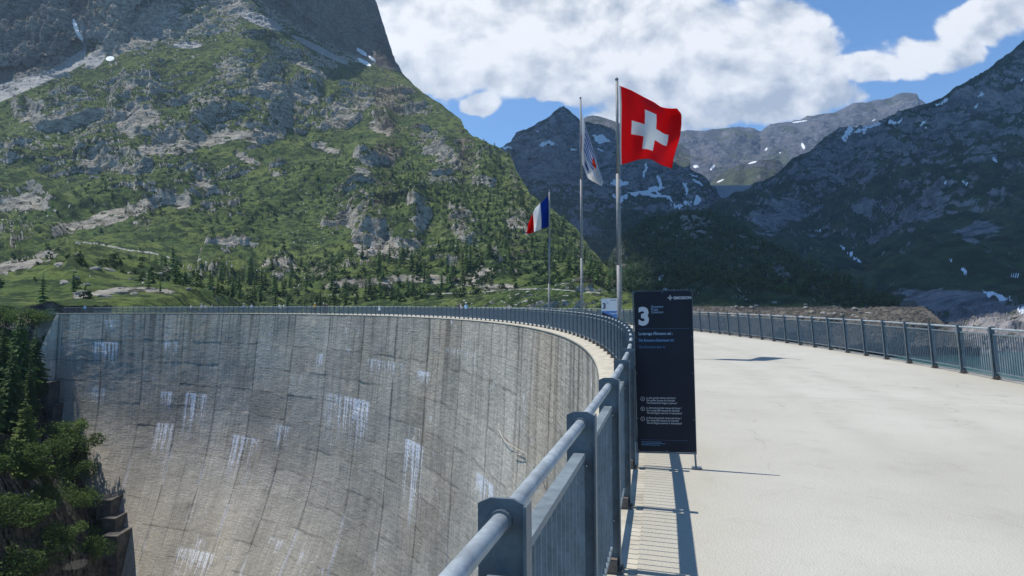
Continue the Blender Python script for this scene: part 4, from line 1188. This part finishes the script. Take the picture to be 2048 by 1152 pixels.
for _ in range(34):
    x, y = rb_.uniform(125, 430), rb_.uniform(584, 608)
    p = lk1(x, y)[0]
    o = link('boulder', bms[rb_.randrange(4)]); s_ = rb_.uniform(.5, 1.5) ** 1.6
    o.location = tuple(p); o.scale = (s_ * rb_.uniform(1, 1.8), s_, s_ * rb_.uniform(.5, .8)); o.rotation_euler = (rb_.uniform(-.3, .3), rb_.uniform(-.3, .3), rb_.uniform(0, 6))
    tag(o, 'pale boulder among many in the grass behind the left end of the crest', 'boulder', 'boulders in the grass behind the crest')
for x, y, h, i in [(150, 598, 7.5, 1), (172, 600, 5, 3), (300, 600, 8, 0), (322, 603, 6, 5), (352, 600, 9, 3), (372, 604, 7, 1), (420, 606, 11, 0), (436, 606, 8, 4), (520, 606, 11, 1), (552, 606, 13, 0), (575, 606, 10, 3), (640, 606, 12, 5), (668, 606, 13, 0), (690, 606, 10, 1)]:
    far_tree(lk1(x, y)[0], h, i, 'conifer among many scattered over the sunny grassy hillside beyond the dam', 'conifers scattered over the sunny hillside')

# ------------------------------------------------------------------ signs
NAVY = simple('navy_panel', (0.0095, 0.0135, 0.024), 0.55, 0, 0.15, 3, 0.25)
INKW = simple('white_print', (0.50, 0.52, 0.56), 0.6, 0, 0.03)
INKB = simple('pale_blue_print', (0.20, 0.30, 0.42), 0.6, 0, 0.03)
INKM = simple('mid_blue_print', (0.10, 0.22, 0.40), 0.6, 0, 0.03)
INKD = simple('dim_blue_print', (0.05, 0.11, 0.23), 0.6, 0, 0.03)
INKK = simple('dark_print', (0.02, 0.025, 0.04), 0.6, 0, 0.03)
WHITE = simple('white_panel', (0.72, 0.72, 0.71), 0.5, 0, 0.05, 3)
def text(body, size, parent, x, z, mat, bold=0.0, name='lettering', narrow=1.0, shear=0.0, y=-.0045):
    cu = bpy.data.curves.new(name, 'FONT'); cu.body = body; cu.size = size; cu.offset = bold; cu.resolution_u = 3; cu.shear = shear
    tmp = bpy.data.objects.new('tmp', cu); COL.objects.link(tmp)
    bpy.context.view_layer.update()
    me = bpy.data.meshes.new_from_object(tmp.evaluated_get(bpy.context.evaluated_depsgraph_get()))
    bpy.data.objects.remove(tmp)
    me.materials.clear(); me.materials.append(mat)
    o = bpy.data.objects.new(name, me); COL.objects.link(o); o.parent = parent
    o.location = (x, y, z); o.rotation_euler = (PI / 2, 0, 0); o.scale = (narrow, 1, 1)
    return o
def disc(mb, cx, cz, r0, r1, y=-.0045, n=20):
    for i in range(n):
        a, b = 2 * PI * i / n, 2 * PI * (i + 1) / n
        vs = [(cx + r * math.cos(c_), y, cz + r * math.sin(c_)) for c_ in (a, b) for r in (r0, r1)]
        mb.add(vs, [(0, 1, 3, 2)])
def flat(mb, pts, y=-.0045): mb.add([(p[0], y, p[1]) for p in pts], [tuple(range(len(pts)))])
def emblem(mb, cx, cz, s, y=-.0045):
    """four-petalled diamond with a small rosette in the middle"""
    for k_ in range(4):
        a = k_ * PI / 2
        c_, d_ = math.cos(a), math.sin(a)
        pts = [(0.30, -.30), (1.0, 0), (.30, .30), (.42, 0)]
        flat(mb, [(cx + s * (p[0] * c_ - p[1] * d_), cz + s * (p[0] * d_ + p[1] * c_)) for p in pts], y)
    disc(mb, cx, cz, s * .10, s * .22, y, 12)
    for k_ in range(4):
        a = k_ * PI / 2 + PI / 4
        disc(mb, cx + s * .34 * math.cos(a), cz + s * .34 * math.sin(a), s * .03, s * .11, y, 8)
U_ = 0.0052                     # metres per photograph pixel at the sign
SX, SY = float(at(1270, 900, 7.72)[0]) + .032, 7.72
sign = tag(empty('information_sign', (SX, SY, deckz(R1)), math.atan2(-.25, .968)), 'tall dark navy question board with a big white 3, fixed to the railing', 'sign')
ZT = 1.845
def sxz(px, py): return (px - 1270 - (py - 583) * 0.02) * U_, ZT - (py - 583) * U_
w_s, z_b = .60, ZT - 325 * U_
mb = MB(); mb.box(0, w_s, 0, .006, z_b, ZT)
panel = link('board', mb.mesh('board'), sign, NAVY); panel.rotation_euler = (0, rad(-.9), 0)
mb = MB()
mb.box(-.016, w_s + .008, .008, .03, ZT - .012, ZT + .006); mb.box(-.016, -.004, .008, .03, z_b - .02, ZT - .0125); mb.box(w_s - .006, w_s + .006, .008, .03, z_b - .02, ZT - .0125)
mb.box(-.004, w_s - .0065, .008, .03, z_b - .02, z_b - .005)
fr = link('frame', mb.mesh('frame'), sign, STEEL); fr.rotation_euler = (0, rad(-.9), 0)
mb = MB(); mb.tube([(w_s - .005, .02, 0.0), (w_s - .02, .02, z_b + .1)], .010, 8); mb.box(w_s - .05, w_s + .05, -.03, .09, 0, .008)
link('leg', mb.mesh('leg'), sign, STEELD)
for z in (z_b + .10, 1.02):
    mb = MB(); mb.box(-.13, -.004, .012, .02, z, z + .04); mb.tube([(-.06, .0, z + .02), (-.06, .03, z + .02)], .012, 10)
    link('bracket', mb.mesh('bracket'), sign, STEEL)
mb = MB()
for (x, z) in [(.012, ZT - .012), (w_s / 2, ZT - .012), (w_s - .012, ZT - .012), (.012, z_b + .012), (w_s / 2, z_b + .012), (w_s - .012, z_b + .012), (.012, 1.36), (w_s - .012, 1.36), (.012, .98), (w_s - .012, .98), (.012, .50), (w_s - .012, .50)]:
    disc(mb, x, z, 0.0005, .006)
link('screws', mb.mesh('screws'), panel, STEEL)
x, z = sxz(1279, 650); text('3', .253, panel, x, z, INKW, .012, 'numeral', .95)
x, z = sxz(1304.5, 613.8)
for i, s_ in enumerate(('Question', 'Frage', 'Question')): text(s_, .034, panel, x, z - i * .0288 - .014, INKB, .0004)
x, z = sxz(1350, 600.2); text('EMOSSON', .040, panel, x, z, INKW, .0012, 'lettering', .98)
mb = MB(); x, z = sxz(1343, 597); emblem(mb, x, z, .030); link('emblem', mb.mesh('emblem'), panel, INKW)
mb = MB(); x, z = sxz(1280, 659); flat(mb, [(x, z), (x + .525, z), (x + .525, z - .003), (x, z - .003)])
x, z = sxz(1284, 884); flat(mb, [(x, z), (x + .48, z), (x + .48, z - .0025), (x, z - .0025)]); link('rule_line', mb.mesh('rule_line'), panel, INKD)
for s_, py, m_, b_ in (("Le barrage d'Emosson est :", 671.5, INKB, .0016), ('Die Emosson-Staumauer ist:', 685, INKM, .0010), ('The Emosson dam is:', 698.5, INKD, .0006)):
    x, z = sxz(1279.5, py); text(s_, .041, panel, x, z, m_, b_, 'lettering', .79)
Q3 = [('La plus grande retenue de Suisse ?', 'Der größte Stausee der Schweiz?', "The Switzerland's largest reservoir?"),
      ('La 2ème plus grande retenue de Suisse ?', 'Der zweitgrößte Stausee der Schweiz?', 'The 2nd largest reservoir in Switzerland?'),
      ('La 3ème plus grande retenue de Suisse ?', 'Der drittgrößte Stausee der Schweiz?', 'The 3rd largest reservoir in Switzerland?')]
mbc = MB()
for i, (ls, L_) in enumerate(zip(Q3, 'abc')):
    py = 801.5 + i * 20.3
    x, z = sxz(1287, py); disc(mbc, x, z, .0190, .0225)
    text(L_, .026, panel, x - .007, z - .007, INKW, .0004)
    for j, s_ in enumerate(ls):
        x, z = sxz(1294.5, py - .6 + j * 5.2); text(s_, .0275, panel, x, z, INKW, .0002, 'lettering', .80, .15 if j == 2 else 0)
link('circles', mbc.mesh('circles'), panel, INKW)
mb = MB(); rs_ = random.Random(8)
for j in range(3):
    x, z = sxz(1284, 888 + j * 3.1); xe = x + (.21, .24, .19)[j]
    while x < xe:
        w_ = rs_.uniform(.006, .02); flat(mb, [(x, z), (x + w_, z), (x + w_, z - .006), (x, z - .006)]); x += w_ + .004
link('fine_print', mb.mesh('fine_print'), panel, INKM)

# white sign further along the railing
d2 = 29.0
p2 = at(1203, 640, d2)
sg2 = tag(empty('information_sign', (float(p2[0]), d2, deckz(R1)), rad(-9)), 'white question board with a dark 3 above a lake picture, beside the near flagpole', 'sign')
u2 = d2 / F
zt2 = CAMZ - deckz(R1) + (601.3 - 596.5) * u2
mb = MB(); mb.box(0, .66, 0, .006, .14, zt2); pn2 = link('board', mb.mesh('board'), sg2, WHITE)
mb = MB(); mb.tube([(.65, .02, 0), (.65, .02, .3)], .012, 8); link('leg', mb.mesh('leg'), sg2, STEELD)
mb = MB(); mb.box(-.014, .674, .008, .03, zt2 - .006, zt2 + .008); mb.box(-.014, -.002, .008, .03, .12, zt2 - .0065); mb.box(.662, .674, .008, .03, .12, zt2 - .0065); link('frame', mb.mesh('frame'), sg2, STEEL)
text('3', .30, pn2, .045, zt2 - .40, INKK, .011, 'numeral', .92)
for i, s_ in enumerate(('Question', 'Frage', 'Question')): text(s_, .032, pn2, .19, zt2 - .155 - .03 * i, INKM)
text('EMOSSON', .05, pn2, .40, zt2 - .085, INKK, .001, 'lettering', .8)
mb = MB(); emblem(mb, .365, zt2 - .068, .024); link('emblem', mb.mesh('emblem'), pn2, INKK)
zp = zt2 - .50
mb = MB(); mb.box(.012, .648, -.0035, -.001, .16, zp)
pic = link('picture', mb.mesh('picture'), pn2, simple('picture_sky', (0.09, 0.22, 0.50), 0.5, 0, 0.4, 9))
mb = MB(); flat(mb, [(.012, zp - .05), (.10, zp - .07), (.22, zp - .12), (.33, zp - .17), (.42, zp - .20), (.52, zp - .27), (.648, zp - .30), (.648, .165), (.012, .165)], -.006); link('picture_mountain', mb.mesh('picture_mountain'), pic, simple('picture_rock', (0.035, 0.028, 0.04), .5, 0, .4, 12))
mb = MB(); flat(mb, [(.30, zp - .08), (.40, zp - .06), (.47, zp - .09), (.60, zp - .06), (.64, zp - .10), (.60, zp - .13), (.45, zp - .14)], -.0048); link('picture_snow', mb.mesh('picture_snow'), pic, simple('picture_white', (0.45, 0.5, 0.62), .5, 0, .3, 12))

# small white notice on the distant railing
a_n = alpha_at(760)
pp = arc(a_n, R1 - .10, .66)
nt = tag(empty('notice', tuple(pp), math.atan2(pp[0], -pp[1]) + PI), 'small white square notice on the far curved railing', 'sign')
nt.rotation_euler = (0, 0, a_n - PI / 2)
mb = MB(); mb.box(-.30, .30, -.012, 0, 0, .56); link('plate', mb.mesh('plate'), nt, WHITE)
mb = MB(); mb.box(-.2, .2, -.0145, -.0125, .36, .46); mb.box(-.2, .12, -.0145, -.0125, .22, .28); link('marks', mb.mesh('marks'), nt, INKM)
mb = MB(); mb.box(-.22, -.19, .001, .03, -.2, .5); mb.box(.19, .22, .001, .03, -.2, .5); link('bracket', mb.mesh('bracket'), nt, STEEL)

# ------------------------------------------------------------------ flagpoles and flags
def fabric(name, build):
    m, t, p = new_mat(name)
    uv = nn(t, 'ShaderNodeUVMap').outputs[0]
    us = nn(t, 'ShaderNodeSeparateXYZ', {0: uv})
    c = build(t, us.outputs[0], us.outputs[1])
    wv = nn(t, 'ShaderNodeTexNoise', {'Vector': uv, 'Scale': 9.0, 'Detail': 4.0}).outputs[0]
    setp(t, p, col=c, rough=0.75, spec=0.2, normal=bump(t, wv, 0.25, 0.05))
    tr = nn(t, 'ShaderNodeBsdfTranslucent', {0: c})
    mx = nn(t, 'ShaderNodeMixShader', {0: 0.55, 1: p.outputs[0], 2: tr.outputs[0]})
    t.links.new(mx.outputs[0], t.nodes['Material Output'].inputs[0])
    return m
def inside(t, v, a, b): return mt(t, 'MULTIPLY', mt(t, 'GREATER_THAN', v, a), mt(t, 'LESS_THAN', v, b))
def swiss(t, u, v):
    h = mt(t, 'MULTIPLY', inside(t, u, .19, .81), inside(t, v, .405, .595))
    w = mt(t, 'MULTIPLY', inside(t, u, .405, .595), inside(t, v, .19, .81))
    c = mixc(t, mt(t, 'MAXIMUM', h, w), rgb(.80, .014, .020), rgb(.80, .80, .80))
    return mixc(t, mt(t, 'LESS_THAN', u, .022), c, rgb(.75, .73, .72))
def french(t, u, v):
    c = mixc(t, mt(t, 'GREATER_THAN', u, .34), rgb(.012, .06, .33), rgb(.80, .80, .80))
    return mixc(t, mt(t, 'GREATER_THAN', u, .67), c, rgb(.68, .015, .025))
def dam_flag(t, u, v):
    # thin blue wave lines in a round field, a blue bar and two orange tabs on white
    s = mt(t, 'MULTIPLY_ADD', mt(t, 'SINE', mt(t, 'MULTIPLY', u, 16.0)), .028, v)
    ln = mt(t, 'LESS_THAN', mt(t, 'ABSOLUTE', mt(t, 'SUBTRACT', mt(t, 'FRACT', mt(t, 'MULTIPLY', s, 8.0)), .5)), .16)
    fld = mt(t, 'MULTIPLY', inside(t, u, .20, .66), inside(t, v, .42, .97))
    c = mixc(t, fld, rgb(.78, .78, .80), rgb(.60, .63, .76))
    c = mixc(t, mt(t, 'MULTIPLY', ln, fld), c, rgb(.03, .06, .30))
    c = mixc(t, mt(t, 'MULTIPLY', inside(t, u, .28, .50), inside(t, v, .16, .27)), c, rgb(.02, .08, .40))
    c = mixc(t, mt(t, 'MULTIPLY', inside(t, u, .58, .72), inside(t, v, .60, .80)), c, rgb(.75, .13, .03))
    return mixc(t, mt(t, 'MULTIPLY', inside(t, u, .02, .09), inside(t, v, .30, .62)), c, rgb(.75, .13, .03))
def curve2(pts, n):
    p = np.array(pts, float); s = np.r_[0, np.cumsum(np.hypot(*np.diff(p, axis=0).T))]; s /= s[-1]
    q = np.linspace(0, 1, n)
    # smooth by Catmull-like cubic resampling
    x, y = np.interp(q, s, p[:, 0]), np.interp(q, s, p[:, 1])
    k_ = np.array([1, 2, 3, 2, 1]) / 9
    xs_, ys_ = x.copy(), y.copy()
    for _ in range(2):
        xs_[2:-2] = np.convolve(xs_, k_, 'valid'); ys_[2:-2] = np.convolve(ys_, k_, 'valid')
    return np.stack([xs_, ys_], -1)
def flag(name, label, d, top, bot, hoist, fly, depthfun, mat, sag=0.0):
    """cloth between four edge curves; each point gets its own depth, so it billows in space"""
    n = 70
    T, B, Hh, Fy = curve2(top, n), curve2(bot, n), curve2(hoist, n), curve2(fly, n)
    u, v = np.meshgrid(np.linspace(0, 1, n), np.linspace(0, 1, n))
    u3, v3 = u[..., None], v[..., None]
    C = (1 - v3) * B[None] + v3 * T[None] + (1 - u3) * Hh[::-1][:, None] + u3 * Fy[::-1][:, None] - ((1 - u3) * (1 - v3) * B[0] + u3 * (1 - v3) * B[-1] + (1 - u3) * v3 * T[0] + u3 * v3 * T[-1])
    C[..., 1] += sag * np.sin(PI * v) * u * (1 - u ** 6)
    P = at(C[..., 0], C[..., 1], d + depthfun(u, v))
    org = at(hoist[0][0], hoist[0][1], d)
    o = link(name, grid_mesh(name, P - org, None, np.stack([u, v], -1)), None, mat)
    o.location = tuple(org)
    sm = o.modifiers.new('thick', 'SOLIDIFY'); sm.thickness = 0.004
    return tag(o, label, 'flag')
def pole(px_top, py_top, px_base, d, r, label):
    tp = at(px_top, py_top, d); z0 = deckz(R1 + 1)
    bs = at(px_base, 640, d)
    root = tag(empty('flagpole', (float(bs[0]), d, z0)), label, 'flagpole')
    L = tp[2] - z0; dx = float(tp[0] - bs[0])
    mb = MB(); mb.tube([(0, 0, 0), (dx * .33, 0, L * .33)], [r, r * .96], 16); mb.tube([(dx * .33, 0, L * .33), (dx * .66, 0, L * .66)], [r * .9, r * .86], 16); mb.tube([(dx * .66, 0, L * .66), (dx, 0, L)], [r * .8, r * .62], 16)
    link('pole', mb.mesh('pole', True), root, POLE)
    mb = MB(); mb.tube([(dx, 0, L), (dx, 0, L + .05), (dx, 0, L + .09)], [r * .8, r * .8, .01], 14); link('cap', mb.mesh('cap', True), root, POLE)
    mb = MB(); mb.tube([(0, 0, 0), (0, 0, .03)], r * 2.6, 16); mb.tube([(0, 0, .03), (0, 0, .3)], r * 1.35, 16); link('base_sleeve', mb.mesh('base_sleeve', True), root, STEELD)
    mb = MB(); mb.tube([(r + .02, -.02, 1.2), (dx + r * .6 + .02, -.02, L - .05)], .006, 6); link('halyard', mb.mesh('halyard'), root, simple('rope', (.5, .5, .48), .9))
    return root
pole(1233.5, 160, 1238.5, 22.8, .068, 'nearest and thickest grey flagpole, carrying the red and white cross flag')
pole(1161, 197, 1163.5, 35.5, .058, 'tall thin grey flagpole in the middle, carrying the white flag')
pole(1098.5, 383, 1097.5, 46.0, .058, 'shortest looking flagpole, carrying the blue white and red flag')
flag('flag', 'red flag with a white cross, blowing from the nearest flagpole', 22.8,
     [(1239, 171), (1262, 180), (1288, 194), (1308, 204), (1322, 214), (1338, 217), (1354, 217)],
     [(1241, 330), (1258, 325), (1278, 319), (1294, 317), (1306, 320), (1322, 330), (1344, 337)],
     [(1239, 171), (1240.5, 210), (1240, 260), (1240, 300), (1241, 330)],
     [(1354, 217), (1363, 228), (1363, 250), (1360, 275), (1352, 300), (1347, 318), (1344, 337)],
     lambda u, v: .9 * u + .38 * np.sin(u * 7.5 + v * 2.2 + .3) * np.sqrt(u) + .10 * np.sin(u * 15 - v * 5) * u - .02, fabric('swiss_cloth', swiss), 15.0)
flag('flag', 'white flag with blue wave lines and orange tabs, hanging limp from the middle flagpole', 35.5,
     [(1162.5, 222), (1168, 240), (1174, 262), (1181, 282), (1188, 305), (1196, 332), (1206, 362)],
     [(1160.5, 330), (1164, 329), (1167, 333), (1171, 345), (1176, 357), (1186, 363), (1203, 372)],
     [(1162.5, 222), (1160, 260), (1159.5, 300), (1160.5, 330)],
     [(1206, 362), (1206.5, 366), (1203, 372)],
     lambda u, v: .30 * np.sin(v * 9 + u * 3) * u + .12 * np.sin(u * 11) + .35 * u, fabric('white_cloth', dam_flag))
flag('flag', 'blue white and red striped flag, blowing to the left from the furthest flagpole', 46.0,
     [(1098, 389), (1093, 394), (1087, 401), (1078, 409), (1070, 417), (1064, 430), (1056, 448)],
     [(1098, 454), (1092, 455), (1086, 457), (1078, 460), (1069, 464), (1060, 467), (1053, 467)],
     [(1098, 389), (1099, 415), (1099, 440), (1098, 454)],
     [(1056, 448), (1055, 456), (1053, 467)],
     lambda u, v: .5 * np.sin(u * 8 + v * 2.5) * np.sqrt(u) + .14 * np.sin(u * 17 - 4 * v) * u, fabric('tricolour_cloth', french))

# ------------------------------------------------------------------ people on the far crest
def person_mat(name, shirt, trousers):
    m, t, p = new_mat(name)
    z = nn(t, 'ShaderNodeSeparateXYZ', {0: objco(t)}).outputs[2]
    c = mixc(t, mt(t, 'GREATER_THAN', z, .90), rgb(*trousers), rgb(*shirt))
    c = mixc(t, mt(t, 'GREATER_THAN', z, 1.45), c, rgb(.50, .32, .23))
    c = mixc(t, mt(t, 'LESS_THAN', z, .09), c, rgb(.05, .045, .04))
    setp(t, p, col=c, rough=.8)
    return m
def body_mesh(pose):
    V_ = [(0, 0, .95), (0, 0, 1.15), (0, .01, 1.38), (0, 0, 1.50), (0, -.01, 1.60), (0, -.01, 1.72)]
    R_ = [.15, .14, .15, .055, .095, .07]
    E_ = [(0, 1), (1, 2), (2, 3), (3, 4), (4, 5)]
    for s_ in (-1, 1):
        o_ = len(V_)
        if pose == 0: arm = [(.20 * s_, 0, 1.40), (.25 * s_, .02, 1.13), (.24 * s_, -.06, .88), (.24 * s_, -.09, .79)]
        elif pose == 1: arm = [(.20 * s_, 0, 1.40), (.25 * s_, -.06, 1.15), (.16 * s_, -.30, 1.18), (.12 * s_, -.38, 1.20)]
        else: arm = [(.20 * s_, 0, 1.40), (.24 * s_, -.10 * s_, 1.14), (.22 * s_, -.22 * s_, .93), (.22 * s_, -.25 * s_, .85)]
        V_ += arm; R_ += [.058, .045, .034, .04]; E_ += [(2, o_), (o_, o_ + 1), (o_ + 1, o_ + 2), (o_ + 2, o_ + 3)]
        o_ = len(V_)
        st = .18 * s_ if pose == 2 else 0
        V_ += [(.09 * s_, 0, .88), (.10 * s_, -st * .5, .48), (.10 * s_, -st + .02, .08), (.11 * s_, -st - .13, .04)]; R_ += [.09, .062, .042, .04]
        E_ += [(0, o_), (o_, o_ + 1), (o_ + 1, o_ + 2), (o_ + 2, o_ + 3)]
    me = bpy.data.meshes.new('body'); me.from_pydata(V_, E_, []); me.update()
    tmp = bpy.data.objects.new('tmp', me); COL.objects.link(tmp)
    sk = tmp.modifiers.new('s', 'SKIN'); tmp.modifiers.new('b', 'SUBSURF').levels = 1
    for i, v in enumerate(me.skin_vertices[0].data): v.radius = (R_[i] * (1.15 if i < 3 else 1), R_[i] * (.8 if i < 3 else 1)); v.use_root = (i == 0)
    bpy.context.view_layer.update()
    out_ = bpy.data.meshes.new_from_object(tmp.evaluated_get(bpy.context.evaluated_depsgraph_get()))
    bpy.data.objects.remove(tmp)
    return out_
bodies = [body_mesh(i) for i in range(3)]
def cap_mesh(brim):
    mb = MB(); pts = [(0, -.01, 1.655), (0, -.01, 1.70), (0, -.01, 1.755), (0, -.01, 1.785)]
    mb.tube(pts, [.108, .104, .08, .02], 12)
    if brim: mb.tube([(0, -.02, 1.675), (0, -.02, 1.685)], .19, 14)
    return mb.mesh('hair', True)
hairm, hatm = cap_mesh(False), cap_mesh(True)
HAIR = simple('hair', (.05, .035, .025), .8); STRAW = simple('pale_hat', (.65, .62, .55), .8)
PEOPLE = [(172, 2.2, (.20, .48, .60), (.06, .07, .10), 0, 0, 'person in a light blue top near the left end of the dam crest'),
          (383, 2.0, (.60, .55, .52), (.10, .10, .12), 1, 0, 'person in a pale top, leftmost of the group leaning on the far railing'),
          (404, 1.6, (.62, .60, .60), (.08, .08, .10), 0, 1, 'person in white with a pale hat in the group on the far railing'),
          (412, 2.4, (.55, .45, .44), (.12, .12, .14), 2, 0, 'person in pinkish grey right behind the one with the pale hat'),
          (425, 1.8, (.32, .30, .24), (.08, .08, .08), 1, 0, 'person in dull olive at the right end of the group on the far railing'),
          (488, 2.0, (.30, .36, .42), (.05, .06, .08), 0, 1, 'person in grey blue standing alone on the far crest'),
          (504, 3.0, (.42, .50, .55), (.06, .06, .08), 1, 0, 'bowed person in pale blue, right of the lone grey blue one'),
          (560, 4.0, (.62, .60, .56), (.1, .1, .1), 2, 0, 'person in cream walking left of the two hatless heads mid crest'),
          (568, 4.6, (.50, .52, .55), (.1, .1, .12), 2, 0, 'person in light grey walking beside the one in cream'),
          (630, 1.6, (.75, .38, .02), (.05, .05, .06), 1, 1, 'person in a bright yellow orange jacket on the far crest'),
          (647, 1.8, (.16, .10, .08), (.05, .05, .06), 1, 1, 'person with a white hat and dark top right of the yellow jacket'),
          (654, 2.2, (.10, .05, .05), (.05, .05, .06), 0, 0, 'dark clothed person beside the white hat'),
          (917, 6.2, (.05, .05, .05), (.04, .04, .04), 0, 0, 'person in black on the crest below the pinkish rocks'),
          (922, 5.6, (.62, .52, .50), (.10, .10, .12), 2, 0, 'person in pale pink next to the one in black'),
          (932, 5.0, (.30, .52, .72), (.10, .12, .16), 1, 1, 'person in sky blue with a pale hat, rightmost on the far crest')]
for px_, off_, sh, tr_, pose, hat, lab in PEOPLE:
    a = alpha_at(px_)
    r_ = R1 + off_ * 0.5
    q = arc(a, r_, deckz(r_) + .004)
    x_, _ = proj(q)
    a += (x_ - px_) / 9.6 * DA * 1.0
    q = arc(a, r_, deckz(r_) + .004)
    b = bodies[pose].copy(); b.materials.clear(); b.materials.append(person_mat('clothes', sh, tr_))
    root = link('person', b); root.location = tuple(q); root.rotation_euler = (0, 0, a - PI / 2 + random.uniform(-.5, .5))
    tag(root, lab, 'person', 'people on the far crest')
    link('hat' if hat else 'hair', (hatm if hat else hairm).copy(), root, STRAW if hat else HAIR)

# loose hose hanging on the dam wall
pts = []
for (x, y) in [(1003, 862), (1008, 872), (1018, 884), (1030, 892), (1042, 898), (1050, 902), (1052, 908), (1045, 910), (1032, 904)]:
    p = face_d(x, y); pts.append(tuple(p + np.array([-.18, -.22, 0])))
mb = MB(); mb.tube(pts, .026, 8); o = link('hose', mb.mesh('hose', True), None, simple('pale_hose', (.48, .44, .36), .8))
tag(o, 'short pale hose drooping on the dam wall below the near railing', 'hose')

# ------------------------------------------------------------------ unseen cumulus added to shade the far side of the lake, and the air
CLW = simple('cloud_white', (0.85, 0.85, 0.87), 1.0, 0, 0.05, 0.002)
def shade_cloud(poly, h, seed, thick=160):
    """unseen flat-based cumulus, outlined so that its shadow falls on the given ground"""
    sx, sy = math.cos(SUN_AZ) / math.tan(SUN_EL), math.sin(SUN_AZ) / math.tan(SUN_EL)
    pl = np.array([(x + (h - zz) * sx, y + (h - zz) * sy) for x, y, zz in poly])
    c = pl.mean(0)
    n = 260
    s = np.r_[0, np.cumsum(np.hypot(*np.diff(np.vstack([pl, pl[:1]]), axis=0).T))]
    q = np.linspace(0, s[-1], n, endpoint=False)
    px_ = np.interp(q, s, np.r_[pl[:, 0], pl[0, 0]]); py_ = np.interp(q, s, np.r_[pl[:, 1], pl[0, 1]])
    e = np.stack([px_, py_, 0 * px_], -1)
    e[:, :2] += 28 * np.stack([fbm(e, 260, 4, .55, seed), fbm(e, 260, 4, .55, seed + 1)], -1)
    rows = []
    for f in np.r_[np.linspace(0.02, 1, 24)]:
        r_ = np.array([c[0], c[1], 0]) + (e - np.array([c[0], c[1], 0])) * f
        r_[:, 2] = h + thick * np.sqrt(max(0, 1 - f ** 2)) * (0.9 + 0.9 * fbm(r_, 300, 4, .55, seed + 2)) * (1 if f < 1 else 0)
        rows.append(r_)
    for f in np.linspace(0.98, 0.02, 10):
        r_ = np.array([c[0], c[1], 0]) + (e - np.array([c[0], c[1], 0])) * f
        r_[:, 2] = h - 12 * (1 - f) - 3
        rows.append(r_)
    P = np.array(rows); P = np.concatenate([P, P[:, :1]], 1)
    return tag(link('shade_cloud', grid_mesh('shade_cloud', P), None, CLW), kind='stuff')
shade_cloud([(62, 385, 0), (150, 372, 0), (330, 372, 0), (420, 300, 0), (900, 300, 60), (2300, 900, 500), (2500, 2600, 600), (1300, 3100, 500), (700, 3000, 400), (150, 3050, 400), (-120, 2900, 500), (-150, 1700, 200), (30, 1150, 100), (110, 800, 40), (120, 620, 20)], 2750, 1)

m = bpy.data.materials.new('air'); m.use_nodes = True
t = m.node_tree; t.nodes.clear()
pv = nn(t, 'ShaderNodeVolumePrincipled', {'Color': rgb(.62, .78, 1.0), 'Density': 6.5e-5, 'Anisotropy': 0.0})
nn(t, 'ShaderNodeOutputMaterial', {'Volume': pv.outputs[0]})
mb = MB(); mb.box(-4500, 5500, -400, 8200, -420, 2300)
tag(link('haze', mb.mesh('haze'), None, m), kind='stuff')
